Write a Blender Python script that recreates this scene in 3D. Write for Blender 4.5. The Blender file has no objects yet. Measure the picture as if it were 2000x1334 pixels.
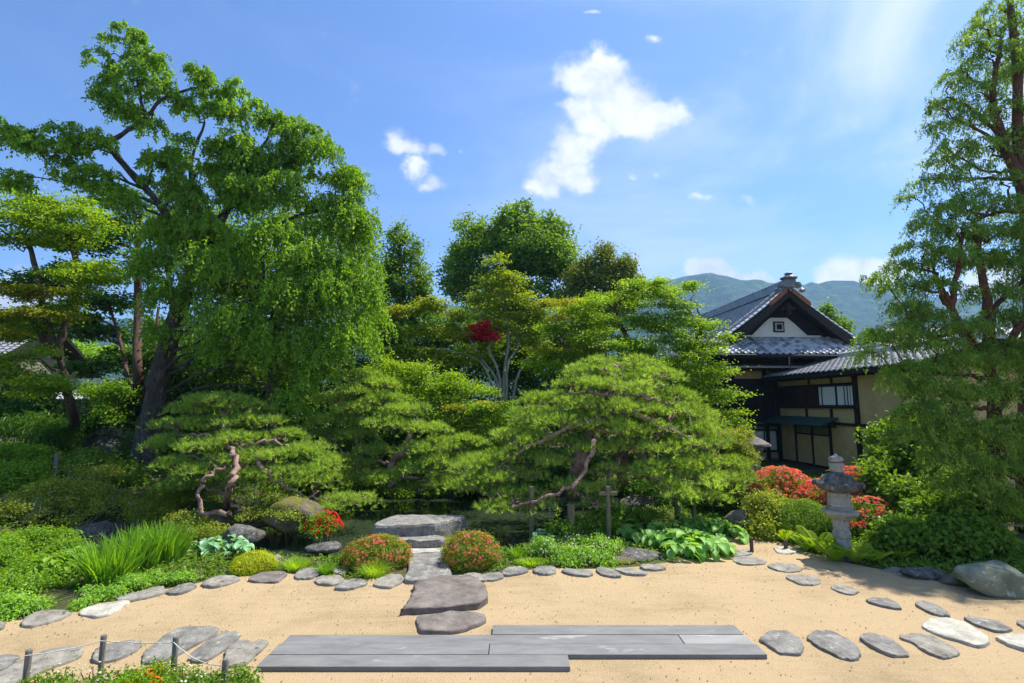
import bpy, math, random
import numpy as np
from mathutils import Vector, Matrix
R = math.radians
rng = np.random.default_rng(11)
random.seed(4)
S = bpy.context.scene
C = S.collection

# ------------------------------------------------------------------ camera
PITCH = R(7.0); CAMZ = 2.6
cam = bpy.data.cameras.new('camera'); camo = bpy.data.objects.new('camera', cam); C.objects.link(camo)
camo.location = (0, 0, CAMZ); camo.rotation_euler = (R(90) + PITCH, 0, 0)
cam.sensor_width = 36; cam.lens = 18; cam.clip_start = 0.05; cam.clip_end = 8000
S.camera = camo
S.view_settings.view_transform = 'Standard'; S.view_settings.look = 'None'
S.view_settings.exposure = 0.78; S.view_settings.gamma = 1.0; S.view_settings.use_curve_mapping = False
S.cycles.max_bounces = 6; S.cycles.diffuse_bounces = 3; S.cycles.glossy_bounces = 2
S.cycles.transmission_bounces = 3; S.cycles.volume_bounces = 0; S.cycles.transparent_max_bounces = 4

def ray(px, py):
    u = (px - 1000) / 1000; v = (667 - py) / 1000
    c, s = math.cos(PITCH), math.sin(PITCH)
    return np.array((u, c - v * s, s + v * c))
def D(px, py, Y):
    d = ray(px, py); return np.array((0, 0, CAMZ)) + d * (Y / d[1])
def P(px, py, z=0.0):
    d = ray(px, py); return np.array((0, 0, CAMZ)) + d * ((z - CAMZ) / d[2])

# ------------------------------------------------------------------ light
SUN_EL, SUN_AZ = R(60), R(56)
sd = bpy.data.lights.new('sun', 'SUN'); sd.energy = 4.9; sd.angle = R(0.53); sd.color = (1.0, 0.955, 0.88)
so = bpy.data.objects.new('sun', sd); C.objects.link(so)
sv = Vector((math.sin(SUN_AZ) * math.cos(SUN_EL), math.cos(SUN_AZ) * math.cos(SUN_EL), math.sin(SUN_EL)))
so.rotation_euler = sv.to_track_quat('Z', 'Y').to_euler(); so.location = (0, 0, 40)

W = bpy.data.worlds.new('World'); S.world = W; W.use_nodes = True
nt = W.node_tree; nt.nodes.clear()
def N(t, typ, **kw):
    n = t.nodes.new(typ)
    for k, v in kw.items():
        if k.startswith('i_'):
            key = k[2:]; key = int(key) if key.isdigit() else key
            n.inputs[key].default_value = v
        else: setattr(n, k, v)
    return n
def L(t, a, b): t.links.new(a, b)
def M_(t, op, a, b=None, clamp=False):
    n = N(t, 'ShaderNodeMath', operation=op, use_clamp=clamp)
    for i, x in enumerate((a, b)):
        if x is None: continue
        if isinstance(x, (int, float)): n.inputs[i].default_value = x
        else: L(t, x, n.inputs[i])
    return n.outputs[0]
sky = N(nt, 'ShaderNodeTexSky', sky_type='NISHITA', sun_disc=False, sun_elevation=SUN_EL, sun_rotation=SUN_AZ,
        altitude=400, air_density=1.0, dust_density=0.6, ozone_density=2.2)
tc = N(nt, 'ShaderNodeTexCoord')
sep = N(nt, 'ShaderNodeSeparateXYZ'); L(nt, tc.outputs['Generated'], sep.inputs[0])
yy = M_(nt, 'MAXIMUM', sep.outputs[1], 0.08)
cs = M_(nt, 'DIVIDE', sep.outputs[0], yy); ct = M_(nt, 'DIVIDE', sep.outputs[2], yy)
comb = N(nt, 'ShaderNodeCombineXYZ'); L(nt, cs, comb.inputs[0]); L(nt, ct, comb.inputs[1])
warp = N(nt, 'ShaderNodeTexNoise', i_Scale=9.0, i_Detail=5.0, i_Roughness=0.6); L(nt, comb.outputs[0], warp.inputs['Vector'])
wv = N(nt, 'ShaderNodeVectorMath', operation='MULTIPLY_ADD'); L(nt, warp.outputs['Color'], wv.inputs[0])
wv.inputs[1].default_value = (0.11, 0.09, 0); L(nt, comb.outputs[0], wv.inputs[2])
# cumulus clouds as soft blobs: centre and radii in photo pixels, strength
blobs = [(1160, 150, 75, 62, 1), (1205, 195, 85, 65, 1), (1265, 228, 70, 50, 1), (1150, 230, 50, 60, .9), (1120, 290, 55, 50, .95),
         (1095, 335, 66, 42, 1), (1125, 350, 55, 28, .8), (1055, 370, 38, 26, .8), (1165, 110, 36, 35, .8), (1305, 222, 38, 40, .7),
         (783, 282, 40, 28, .72), (840, 285, 32, 20, .45), (812, 322, 28, 30, .72), (843, 355, 36, 20, .5),
         (1385, 533, 50, 26, 1.1), (1468, 545, 44, 24, 1.1), (1680, 540, 84, 44, 1.1), (1755, 525, 60, 26, .8),
         (1975, 560, 110, 60, 1), (1455, 388, 34, 16, .5), (1372, 392, 28, 12, .4), (1284, 74, 22, 16, .6), (1143, 18, 20, 9, .55),
         (1230, 335, 18, 9, .4), (1278, 338, 16, 10, .4), (890, 292, 14, 8, .4), (1990, 640, 160, 60, 1), (20, 600, 130, 60, .9)]
cur = None
for bx_, by_, rx_, ry_, st in blobs:
    d0 = ray(bx_, by_); c0 = (d0[0] / d0[1] + 0.055, d0[2] / d0[1] + 0.045, 0)
    a = N(nt, 'ShaderNodeVectorMath', operation='SUBTRACT'); L(nt, wv.outputs[0], a.inputs[0]); a.inputs[1].default_value = c0
    b = N(nt, 'ShaderNodeVectorMath', operation='MULTIPLY'); L(nt, a.outputs[0], b.inputs[0]); b.inputs[1].default_value = (1000 / rx_ / 1.5, 1000 / ry_ / 1.5, 0)
    c_ = N(nt, 'ShaderNodeVectorMath', operation='LENGTH'); L(nt, b.outputs[0], c_.inputs[0])
    v = M_(nt, 'MULTIPLY', M_(nt, 'SUBTRACT', 1.0, c_.outputs['Value']), st)
    v = M_(nt, 'MAXIMUM', v, 0.0)
    if cur is None: cur = v
    else:
        q = N(nt, 'ShaderNodeMath', operation='SMOOTH_MAX'); L(nt, cur, q.inputs[0]); L(nt, v, q.inputs[1]); q.inputs[2].default_value = 0.12
        cur = q.outputs[0]
fine = N(nt, 'ShaderNodeTexNoise', i_Scale=13.0, i_Detail=10.0, i_Roughness=0.62); L(nt, comb.outputs[0], fine.inputs['Vector'])
cur = M_(nt, 'MULTIPLY', cur, 1.75)
dens = M_(nt, 'ADD', cur, M_(nt, 'MULTIPLY', M_(nt, 'SUBTRACT', fine.outputs['Fac'], 0.5), 1.45))
mr = N(nt, 'ShaderNodeMapRange', interpolation_type='SMOOTHERSTEP'); L(nt, dens, mr.inputs[0])
mr.inputs[1].default_value = 0.22; mr.inputs[2].default_value = 1.15
front = N(nt, 'ShaderNodeMapRange'); L(nt, sep.outputs[1], front.inputs[0]); front.inputs[1].default_value = 0.05; front.inputs[2].default_value = 0.2
cmask = M_(nt, 'MULTIPLY', mr.outputs[0], front.outputs[0])
# thin cirrus veil, all round the sky
cir_map = N(nt, 'ShaderNodeMapping'); L(nt, tc.outputs['Generated'], cir_map.inputs[0]); cir_map.inputs['Scale'].default_value = (1.3, 1.3, 3.2)
cir_map.inputs['Rotation'].default_value = (0.3, 0.5, 0.2)
cir = N(nt, 'ShaderNodeTexNoise', i_Scale=1.3, i_Detail=8.0, i_Roughness=0.56, i_Distortion=0.8); L(nt, cir_map.outputs[0], cir.inputs['Vector'])
cm = N(nt, 'ShaderNodeMapRange', interpolation_type='SMOOTHSTEP'); L(nt, cir.outputs['Fac'], cm.inputs[0])
cm.inputs[1].default_value = 0.36; cm.inputs[2].default_value = 0.78; cm.inputs[4].default_value = 0.62
xr = N(nt, 'ShaderNodeMapRange', interpolation_type='SMOOTHSTEP'); L(nt, sep.outputs[0], xr.inputs[0]); xr.inputs[1].default_value = -0.25; xr.inputs[2].default_value = 0.75
xr.inputs[3].default_value = 0.2; xr.inputs[4].default_value = 2.3
cirm = M_(nt, 'MULTIPLY', cm.outputs[0], xr.outputs[0])
tone = N(nt, 'ShaderNodeMix', data_type='RGBA', blend_type='MULTIPLY'); tone.inputs[0].default_value = 1.0
L(nt, sky.outputs[0], tone.inputs[6]); tone.inputs[7].default_value = (0.80, 0.97, 1.25, 1)
SKYTONE = tone
mixc = N(nt, 'ShaderNodeMix', data_type='RGBA'); L(nt, cirm, mixc.inputs[0]); L(nt, tone.outputs[2], mixc.inputs[6]); mixc.inputs[7].default_value = (5.1, 5.7, 6.8, 1)
# cloud body: bright where dense, blue-grey in its thin and inner hollows
shade = N(nt, 'ShaderNodeTexNoise', i_Scale=12.0, i_Detail=6.0, i_Roughness=0.55); L(nt, wv.outputs[0], shade.inputs['Vector'])
cr = N(nt, 'ShaderNodeValToRGB'); L(nt, shade.outputs['Fac'], cr.inputs[0])
cr.color_ramp.elements[0].position = 0.36; cr.color_ramp.elements[0].color = (4.5, 4.9, 5.6, 1)
cr.color_ramp.elements[1].position = 0.6; cr.color_ramp.elements[1].color = (6.6, 6.65, 6.8, 1)
mixk = N(nt, 'ShaderNodeMix', data_type='RGBA'); L(nt, cmask, mixk.inputs[0]); L(nt, mixc.outputs[2], mixk.inputs[6]); L(nt, cr.outputs[0], mixk.inputs[7])
bg = N(nt, 'ShaderNodeBackground', i_Strength=0.1); L(nt, mixk.outputs[2], bg.inputs[0])
wo = N(nt, 'ShaderNodeOutputWorld'); L(nt, bg.outputs[0], wo.inputs[0])

# ------------------------------------------------------------------ materials
def new_mat(name):
    m = bpy.data.materials.new(name); m.use_nodes = True; m.node_tree.nodes.clear()
    o = N(m.node_tree, 'ShaderNodeOutputMaterial'); return m, m.node_tree, o
def rgba(c): return (c[0], c[1], c[2], 1)
LEAF_GAIN = 1.95
def leaf_mat(name, c1, c2, c3=None, trans=0.35, rough=0.5):
    g = LEAF_GAIN if c2[1] > c2[0] * 1.02 else 1.0; c1, c2 = [tuple(min(.8, q * w_ * g) for q, w_ in zip(c, (1.12, 1, .7) if g > 1 else (1, 1, 1))) for c in (c1, c2)]; c3 = tuple(min(.8, q * g) for q in c3) if c3 else None
    trans = min(.5, trans + .08)
    m, t, o = new_mat(name)
    a = N(t, 'ShaderNodeAttribute', attribute_name='tint')
    r = N(t, 'ShaderNodeValToRGB'); L(t, a.outputs['Fac'], r.inputs[0])
    e = r.color_ramp.elements; e[0].position = 0.1; e[0].color = rgba(c1); e[1].position = 0.75; e[1].color = rgba(c2)
    if c3: n = e.new(0.97); n.color = rgba(c3)
    p = N(t, 'ShaderNodeBsdfPrincipled', i_Roughness=rough); L(t, r.outputs[0], p.inputs['Base Color'])
    p.inputs['Specular IOR Level'].default_value = 0.35
    tr = N(t, 'ShaderNodeBsdfTranslucent')
    mu = N(t, 'ShaderNodeMix', data_type='RGBA', blend_type='MULTIPLY'); mu.inputs[0].default_value = 1
    L(t, r.outputs[0], mu.inputs[6]); mu.inputs[7].default_value = (1.6, 1.45, 0.45, 1); L(t, mu.outputs[2], tr.inputs[0])
    x = N(t, 'ShaderNodeMixShader'); x.inputs[0].default_value = trans; L(t, p.outputs[0], x.inputs[1]); L(t, tr.outputs[0], x.inputs[2])
    L(t, x.outputs[0], o.inputs[0]); return m
def rough_mat(name, c1, c2, scale=6, bump=0.5, rough=0.85, stretch=(1, 1, 1), spots=None, spot_scale=8, spot_lo=.6, dist=0.03, spec=.3):
    m, t, o = new_mat(name)
    tcd = N(t, 'ShaderNodeTexCoord'); mp = N(t, 'ShaderNodeMapping'); L(t, tcd.outputs['Object'], mp.inputs[0]); mp.inputs['Scale'].default_value = stretch
    gi = N(t, 'ShaderNodeObjectInfo'); rv = M_(t, 'MULTIPLY', gi.outputs['Random'], 37.0)
    ad = N(t, 'ShaderNodeVectorMath', operation='ADD'); L(t, mp.outputs[0], ad.inputs[0]); L(t, rv, ad.inputs[1])
    n1 = N(t, 'ShaderNodeTexNoise', i_Scale=scale, i_Detail=9.0, i_Roughness=0.65); L(t, ad.outputs[0], n1.inputs['Vector'])
    r = N(t, 'ShaderNodeValToRGB'); L(t, n1.outputs['Fac'], r.inputs[0]); e = r.color_ramp.elements
    e[0].position = 0.32; e[0].color = rgba(c1); e[1].position = 0.68; e[1].color = rgba(c2)
    col = r.outputs[0]
    if spots:
        n2 = N(t, 'ShaderNodeTexNoise', i_Scale=spot_scale, i_Detail=6.0, i_Roughness=0.7); L(t, ad.outputs[0], n2.inputs['Vector'])
        s = N(t, 'ShaderNodeMapRange', interpolation_type='SMOOTHSTEP'); L(t, n2.outputs['Fac'], s.inputs[0]); s.inputs[1].default_value = spot_lo; s.inputs[2].default_value = spot_lo + .07
        mx = N(t, 'ShaderNodeMix', data_type='RGBA'); L(t, s.outputs[0], mx.inputs[0]); L(t, col, mx.inputs[6]); mx.inputs[7].default_value = rgba(spots); col = mx.outputs[2]
    p = N(t, 'ShaderNodeBsdfPrincipled', i_Roughness=rough); L(t, col, p.inputs['Base Color']); p.inputs['Specular IOR Level'].default_value = spec
    n3 = N(t, 'ShaderNodeTexNoise', i_Scale=scale * 3.3, i_Detail=6.0, i_Roughness=0.7); L(t, ad.outputs[0], n3.inputs['Vector'])
    b = N(t, 'ShaderNodeBump', i_Strength=bump, i_Distance=dist); L(t, n3.outputs['Fac'], b.inputs['Height']); L(t, b.outputs[0], p.inputs['Normal'])
    L(t, p.outputs[0], o.inputs[0]); return m

MAT = dict(
    cherry=leaf_mat('cherry_leaf', (.06, .135, .014), (.125, .25, .03), (.2, .31, .045), .42),
    maple=leaf_mat('maple_leaf', (.065, .145, .012), (.155, .255, .02), (.28, .32, .03), .45),
    maple_warm=leaf_mat('warm_maple_leaf', (.17, .24, .016), (.36, .36, .03), (.55, .32, .04), .42),
    maple_dull=leaf_mat('dull_maple_leaf', (.07, .13, .014), (.15, .215, .022), (.26, .19, .03), .4),
    red=leaf_mat('red_leaf', (.42, .02, .045), (.68, .05, .085), None, .4),
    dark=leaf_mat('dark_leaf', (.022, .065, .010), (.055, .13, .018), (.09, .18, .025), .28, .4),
    mid=leaf_mat('mid_leaf', (.045, .1, .013), (.10, .19, .025), (.15, .25, .035), .38),
    bright=leaf_mat('bright_leaf', (.065, .145, .014), (.125, .24, .022), (.2, .31, .04), .42),
    olive=leaf_mat('olive_leaf', (.09, .135, .025), (.17, .225, .04), (.24, .27, .06), .35),
    conifer=leaf_mat('conifer_leaf', (.06, .10, .018), (.115, .155, .03), (.16, .17, .04), .25),
    pine=leaf_mat('pine_needle', (.08, .155, .04), (.17, .28, .07), (.27, .37, .12), .38, .45),
    pine_old=leaf_mat('old_pine_needle', (.05, .10, .014), (.12, .20, .025), (.17, .23, .04), .28, .45),
    cypress=leaf_mat('cypress_spray', (.055, .125, .03), (.14, .235, .05), (.25, .33, .08), .4),
    azalea=leaf_mat('azalea_leaf', (.06, .105, .01), (.135, .19, .014), (.27, .22, .025), .32),
    hosta=leaf_mat('hosta_leaf', (.075, .2, .055), (.13, .26, .075), (.2, .32, .1), .3, .5),
    hosta_blue=leaf_mat('blue_hosta_leaf', (.07, .17, .12), (.13, .27, .2), None, .25, .4),
    cover=leaf_mat('cover_leaf', (.07, .17, .03), (.17, .31, .06), (.33, .42, .16), .35),
    iris=leaf_mat('iris_blade', (.05, .13, .014), (.1, .22, .025), (.18, .3, .04), .4, .35),
    fern=leaf_mat('fern_frond', (.08, .16, .012), (.15, .24, .02), (.22, .3, .035), .4),
    grass=leaf_mat('grass_blade', (.10, .2, .02), (.2, .32, .035), (.3, .38, .06), .4),
    moss=leaf_mat('moss_tuft', (.14, .2, .012), (.28, .33, .02), (.36, .36, .03), .3),
    pink=leaf_mat('pink_blossom', (.66, .12, .14), (.8, .26, .28), (.85, .42, .45), .35),
    scarlet=leaf_mat('scarlet_blossom', (.62, .03, .015), (.78, .06, .03), None, .35),
    coral=leaf_mat('coral_blossom', (.7, .16, .11), (.82, .3, .25), (.8, .32, .36), .35),
    orange=leaf_mat('orange_blossom', (.65, .22, .01), (.8, .34, .015), (.85, .5, .05), .35),
    white=leaf_mat('white_blossom', (.7, .7, .62), (.82, .82, .78), None, .2),
    litter=leaf_mat('leaf_litter', (.05, .03, .015), (.14, .09, .04), (.25, .17, .07), .1),
    bark=rough_mat('cherry_bark', (.035, .028, .024), (.14, .12, .11), 5, .9, .9, (1.6, 1.6, .5), (.22, .23, .2), 4, .62, .06),
    bark_red=rough_mat('reddish_bark', (.10, .038, .022), (.28, .12, .07), 8, .9, .9, (2, 2, .35), None, dist=.04),
    bark_fir=rough_mat('brown_fir_bark', (.06, .035, .024), (.17, .10, .07), 8, .9, .9, (2, 2, .35), None, dist=.04),
    bark_pine=rough_mat('pine_bark', (.2, .12, .09), (.46, .31, .24), 14, .8, .9, (1, 1, .8), (.08, .05, .04), 9, .55, .03),
    bark_grey=rough_mat('pale_bark', (.2, .19, .17), (.42, .41, .38), 7, .5, .85, (1, 1, .4), (.1, .11, .07), 6, .62),
    bark_brown=rough_mat('brown_bark', (.06, .042, .03), (.17, .125, .09), 9, .8, .9, (1.5, 1.5, .4)),
    stone=rough_mat('grey_stone', (.11, .105, .092), (.30, .285, .25), 5.5, 1.0, .8, (1, 1, 1), (.38, .36, .31), 11, .58, .02),
    stone_brown=rough_mat('brown_stone', (.10, .083, .073), (.25, .215, .185), 5, .9, .82, (1, 1, 1), (.33, .31, .28), 14, .64, .02),
    stone_pale=rough_mat('pale_stone', (.27, .25, .2), (.56, .53, .44), 5, .8, .85, (1, 1, 1), (.22, .2, .17), 5, .62, .02),
    stone_mauve=rough_mat('mauve_stone', (.16, .145, .115), (.36, .335, .28), 6, 1.0, .85, (1, 1, 1), (.10, .095, .08), 9, .58, .02),
    stone_green=rough_mat('green_stone', (.09, .11, .07), (.25, .265, .18), 2.2, .5, .75, (1, 1, 1), (.38, .40, .30), 7, .56, .08),
    rock=rough_mat('lichened_rock', (.045, .042, .036), (.27, .255, .225), 9, 1.0, .9, (1, 1, 1), (.45, .43, .38), 14, .58, .06),
    rock_moss=rough_mat('mossy_rock', (.06, .05, .04), (.2, .17, .12), 4, 1.0, .92, (1, 1, 1), (.16, .15, .02), 3, .5, .05),
    slab_rock=rough_mat('weathered_slab', (.17, .16, .14), (.42, .39, .345), 7, 1.0, .9, (1, 1, 1), (.07, .065, .06), 16, .57, .05),
    granite=rough_mat('lantern_granite', (.24, .23, .2), (.44, .42, .36), 12, .6, .9, (1, 1, 1), (.09, .09, .085), 9, .6, .02),
    plank=rough_mat('cut_slate', (.135, .135, .13), (.215, .21, .20), 7, .5, .75, (.35, 1.2, 1), (.31, .30, .275), 3, .58, .01, .4),
    plank_pale=rough_mat('worn_slate', (.21, .207, .195), (.31, .303, .28), 7, .5, .75, (.3, 1.4, 1), (.4, .39, .36), 2.0, .6, .01, .4),
    wood_post=rough_mat('weathered_post', (.12, .11, .10), (.27, .25, .22), 18, .5, .85, (2, 2, .3)),
    wood_prop=rough_mat('prop_pole', (.10, .095, .055), (.22, .2, .12), 16, .5, .85, (2, 2, .3)),
    timber=rough_mat('dark_timber', (.012, .009, .008), (.035, .026, .022), 12, .3, .7, (2, 2, .4)),
    timber_red=rough_mat('red_brown_panel', (.035, .014, .010), (.07, .026, .018), 12, .3, .65, (2, 2, .4)),
    ochre=rough_mat('ochre_plaster', (.56, .39, .17), (.7, .51, .25), 3.0, .25, .9, (1, 1, 1), (.50, .40, .22), 5, .67),
    plaster=rough_mat('white_plaster', (.72, .70, .64), (.84, .82, .77), 2, .15, .9),
    plaster_dimmed=rough_mat('shade_dimmed_plaster', (.16, .145, .10), (.26, .24, .17), 2, .15, .9),  # dull beige; on the storehouse it darkens white plaster to stand for shade
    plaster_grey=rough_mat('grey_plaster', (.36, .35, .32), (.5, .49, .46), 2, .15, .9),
    tile=rough_mat('roof_tile', (.2, .21, .225), (.4, .415, .43), 3.5, .2, .42, (1, 1, 1), (.42, .43, .44), 5, .62, .01, .6),
    tile_pale=rough_mat('pale_roof_tile', (.38, .39, .40), (.6, .61, .62), 4, .2, .42, (1, 1, 1), (.5, .5, .5), 5, .6, .01, .6),
    tile_dark=rough_mat('dark_roof_tile', (.1, .11, .125), (.24, .25, .27), 4, .2, .4, (1, 1, 1), None, dist=.01, spec=.6),
    copper_green=rough_mat('green_copper', (.028, .07, .062), (.06, .12, .105), 5, .1, .5),
    copper=rough_mat('brown_copper', (.14, .065, .045), (.26, .13, .09), 8, .1, .5),
    rust=rough_mat('rusty_board', (.22, .075, .04), (.36, .14, .08), 8, .2, .7),
    shingle=rough_mat('grey_shingle', (.26, .25, .24), (.45, .44, .42), 5, .4, .6, (1, 1, 1), (.4, .39, .37), 7, .62),
    bamboo=rough_mat('bamboo', (.2, .16, .08), (.36, .3, .17), 10, .2, .6),
    rope=rough_mat('pale_rope', (.5, .48, .42), (.66, .64, .58), 30, .4, .9),
)
def plain_mat(name, c, rough=.6, spec=.4, metal=0):
    m, t, o = new_mat(name); p = N(t, 'ShaderNodeBsdfPrincipled', i_Roughness=rough); p.inputs['Base Color'].default_value = rgba(c)
    p.inputs['Specular IOR Level'].default_value = spec; L(t, p.outputs[0], o.inputs[0]); return m
MAT['shoji'] = plain_mat('shoji_paper', (.78, .79, .8), .8)
MAT['green_glass'] = plain_mat('green_glass', (.16, .22, .05), .15, .6)
MAT['black'] = plain_mat('black_opening', (.006, .006, .006), .8)
MAT['glass'] = plain_mat('dark_glass', (.03, .035, .04), .08, .7)

# sand with raked streaks, specks and worn patches
def sand_mat():
    m, t, o = new_mat('raked_sand')
    tcd = N(t, 'ShaderNodeTexCoord')
    a = N(t, 'ShaderNodeTexNoise', i_Scale=0.7, i_Detail=5.0, i_Roughness=.6); L(t, tcd.outputs['Object'], a.inputs['Vector'])
    mp = N(t, 'ShaderNodeMapping'); L(t, tcd.outputs['Object'], mp.inputs[0]); mp.inputs['Rotation'].default_value = (0, 0, R(68)); mp.inputs['Scale'].default_value = (.8, 6, 1)
    wrp = N(t, 'ShaderNodeTexNoise', i_Scale=.35, i_Detail=2.0); L(t, tcd.outputs['Object'], wrp.inputs['Vector'])
    wa = N(t, 'ShaderNodeVectorMath', operation='MULTIPLY_ADD'); L(t, wrp.outputs['Color'], wa.inputs[0]); wa.inputs[1].default_value = (0, 9, 0); L(t, mp.outputs[0], wa.inputs[2])
    b = N(t, 'ShaderNodeTexNoise', i_Scale=1.1, i_Detail=7.0, i_Roughness=.65); L(t, wa.outputs[0], b.inputs['Vector'])
    f = N(t, 'ShaderNodeTexNoise', i_Scale=55.0, i_Detail=4.0, i_Roughness=.75); L(t, tcd.outputs['Object'], f.inputs['Vector'])
    sm = M_(t, 'ADD', M_(t, 'MULTIPLY', a.outputs['Fac'], .55), M_(t, 'ADD', M_(t, 'MULTIPLY', b.outputs['Fac'], .27), M_(t, 'MULTIPLY', f.outputs['Fac'], .38)))
    r = N(t, 'ShaderNodeValToRGB'); L(t, sm, r.inputs[0]); e = r.color_ramp.elements
    e[0].position = .38; e[0].color = (.28, .205, .108, 1); e[1].position = .62; e[1].color = (.49, .36, .205, 1)
    sp = N(t, 'ShaderNodeTexVoronoi', i_Scale=26.0); L(t, tcd.outputs['Object'], sp.inputs['Vector'])
    sx = N(t, 'ShaderNodeSeparateColor'); L(t, sp.outputs['Color'], sx.inputs[0])
    k = M_(t, 'MULTIPLY', M_(t, 'LESS_THAN', sp.outputs['Distance'], .22), M_(t, 'GREATER_THAN', sx.outputs[0], .8))
    mx = N(t, 'ShaderNodeMix', data_type='RGBA'); L(t, M_(t, 'MULTIPLY', k, .5), mx.inputs[0]); L(t, r.outputs[0], mx.inputs[6]); mx.inputs[7].default_value = (.13, .1, .07, 1)
    p = N(t, 'ShaderNodeBsdfPrincipled', i_Roughness=.95); L(t, mx.outputs[2], p.inputs['Base Color']); p.inputs['Specular IOR Level'].default_value = .1
    hb = M_(t, 'ADD', M_(t, 'MULTIPLY', b.outputs['Fac'], .8), M_(t, 'MULTIPLY', f.outputs['Fac'], 1.5))
    bp = N(t, 'ShaderNodeBump', i_Strength=.75, i_Distance=.02); L(t, hb, bp.inputs['Height']); L(t, bp.outputs[0], p.inputs['Normal'])
    L(t, p.outputs[0], o.inputs[0]); return m
MAT['sand'] = sand_mat()
MAT['soil'] = rough_mat('mossy_soil', (.035, .045, .014), (.10, .105, .03), 1.5, 1.0, .95, (1, 1, 1), (.16, .11, .06), 2.5, .58, .06)
def water_mat():
    m, t, o = new_mat('pond_water'); tcd = N(t, 'ShaderNodeTexCoord')
    n = N(t, 'ShaderNodeTexNoise', i_Scale=5.0, i_Detail=3.0); L(t, tcd.outputs['Object'], n.inputs['Vector'])
    p = N(t, 'ShaderNodeBsdfPrincipled', i_Roughness=.04, i_IOR=1.33); p.inputs['Base Color'].default_value = (.03, .045, .022, 1)
    b = N(t, 'ShaderNodeBump', i_Strength=.12, i_Distance=.02); L(t, n.outputs['Fac'], b.inputs['Height']); L(t, b.outputs[0], p.inputs['Normal'])
    L(t, p.outputs[0], o.inputs[0]); return m
MAT['water'] = water_mat()
MAT['hill'] = rough_mat('wooded_hill', (.008, .03, .012), (.035, .09, .03), .06, 1.0, .95, (1, 1, 1), (.05, .11, .03), .03, .54, 4.0)

# ------------------------------------------------------------------ mesh helpers
def np_mesh(name, V, F, tint=None, smooth=False):
    V = np.asarray(V, dtype=np.float32); F = np.asarray(F, dtype=np.int32); k = F.shape[1]
    me = bpy.data.meshes.new(name)
    me.vertices.add(len(V)); me.vertices.foreach_set('co', V.ravel())
    me.loops.add(F.size); me.loops.foreach_set('vertex_index', F.ravel())
    me.polygons.add(len(F)); me.polygons.foreach_set('loop_start', np.arange(0, F.size, k, dtype=np.int32))
    me.polygons.foreach_set('use_smooth', np.full(len(F), smooth))
    me.update(calc_edges=True)
    if tint is not None:
        a = me.attributes.new('tint', 'FLOAT', 'POINT'); a.data.foreach_set('value', np.clip(tint, 0, 1).astype(np.float32))
    return me
def off(parent):
    return np.zeros(3) if parent is None or parent.rotation_euler.z != 0 else np.array(parent.location)
def link(name, me, mat, parent=None, kind=None, label=None):
    me.materials.clear(); me.materials.append(mat)
    o = bpy.data.objects.new(name, me); C.objects.link(o)
    if parent is not None: o.parent = parent
    if kind: o['kind'] = kind
    if label: o['label'] = label
    return o
def part(name, V, F, mat, parent=None, tint=None, smooth=False, kind=None, label=None):
    V = np.asarray(V, float)
    if parent is not None: V = V - off(parent)
    return link(name, np_mesh(name, V, F, tint, smooth), mat, parent, kind, label)
def tag(o, label, cat, group=None):
    o['label'] = label; o['category'] = cat
    if group: o['group'] = group
    return o
def thing(name, loc, label, cat, group=None, rz=0):
    o = bpy.data.objects.new(name, None); C.objects.link(o); o.location = tuple(loc); o.rotation_euler = (0, 0, rz); o.empty_display_size = .2
    return tag(o, label, cat, group)
class MB:
    """collects polygons (any size) for one mesh"""
    def __init__(s): s.v = []; s.f = []
    def add(s, vs, fs):
        b = len(s.v); s.v += [tuple(map(float, v)) for v in vs]; s.f += [tuple(i + b for i in f) for f in fs]
    def box(s, a, b, tilt=None):
        x0, y0, z0 = a; x1, y1, z1 = b
        x0, x1 = min(x0, x1), max(x0, x1); y0, y1 = min(y0, y1), max(y0, y1); z0, z1 = min(z0, z1), max(z0, z1)
        vs = [(x0, y0, z0), (x1, y0, z0), (x1, y1, z0), (x0, y1, z0), (x0, y0, z1), (x1, y0, z1), (x1, y1, z1), (x0, y1, z1)]
        s.add(vs, [(0, 3, 2, 1), (4, 5, 6, 7), (0, 1, 5, 4), (1, 2, 6, 5), (2, 3, 7, 6), (3, 0, 4, 7)])
    def lathe(s, prof, k=6, c=(0, 0), rot=0, wob=0.0):
        vs = []
        for r, z in prof:
            for i in range(k):
                a = rot + 2 * math.pi * i / k; rr = r * (1 + wob * (random.random() - .5)); vs.append((c[0] + rr * math.cos(a), c[1] + rr * math.sin(a), z))
        fs = []
        for j in range(len(prof) - 1):
            for i in range(k): fs.append((j * k + i, j * k + (i + 1) % k, (j + 1) * k + (i + 1) % k, (j + 1) * k + i))
        fs.append(tuple(range(k))[::-1]); fs.append(tuple((len(prof) - 1) * k + i for i in range(k))); s.add(vs, fs)
    def build(s, name, mat, parent=None, kind=None, label=None, smooth=False, bevel=0, shift=True):
        me = bpy.data.meshes.new(name); o3 = off(parent) if shift else np.zeros(3)
        me.from_pydata([tuple(np.array(v) - o3) for v in s.v], [], s.f); me.update()
        if smooth: me.polygons.foreach_set('use_smooth', [True] * len(me.polygons))
        o = link(name, me, mat, parent, kind, label)
        if bevel:
            b = o.modifiers.new('edge', 'BEVEL'); b.width = bevel; b.segments = 2; b.limit_method = 'ANGLE'
        return o
def unit(a): return a / np.maximum(np.linalg.norm(a, axis=-1, keepdims=True), 1e-9)
def rnd_dirs(n): return unit(rng.normal(size=(n, 3)))
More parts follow.
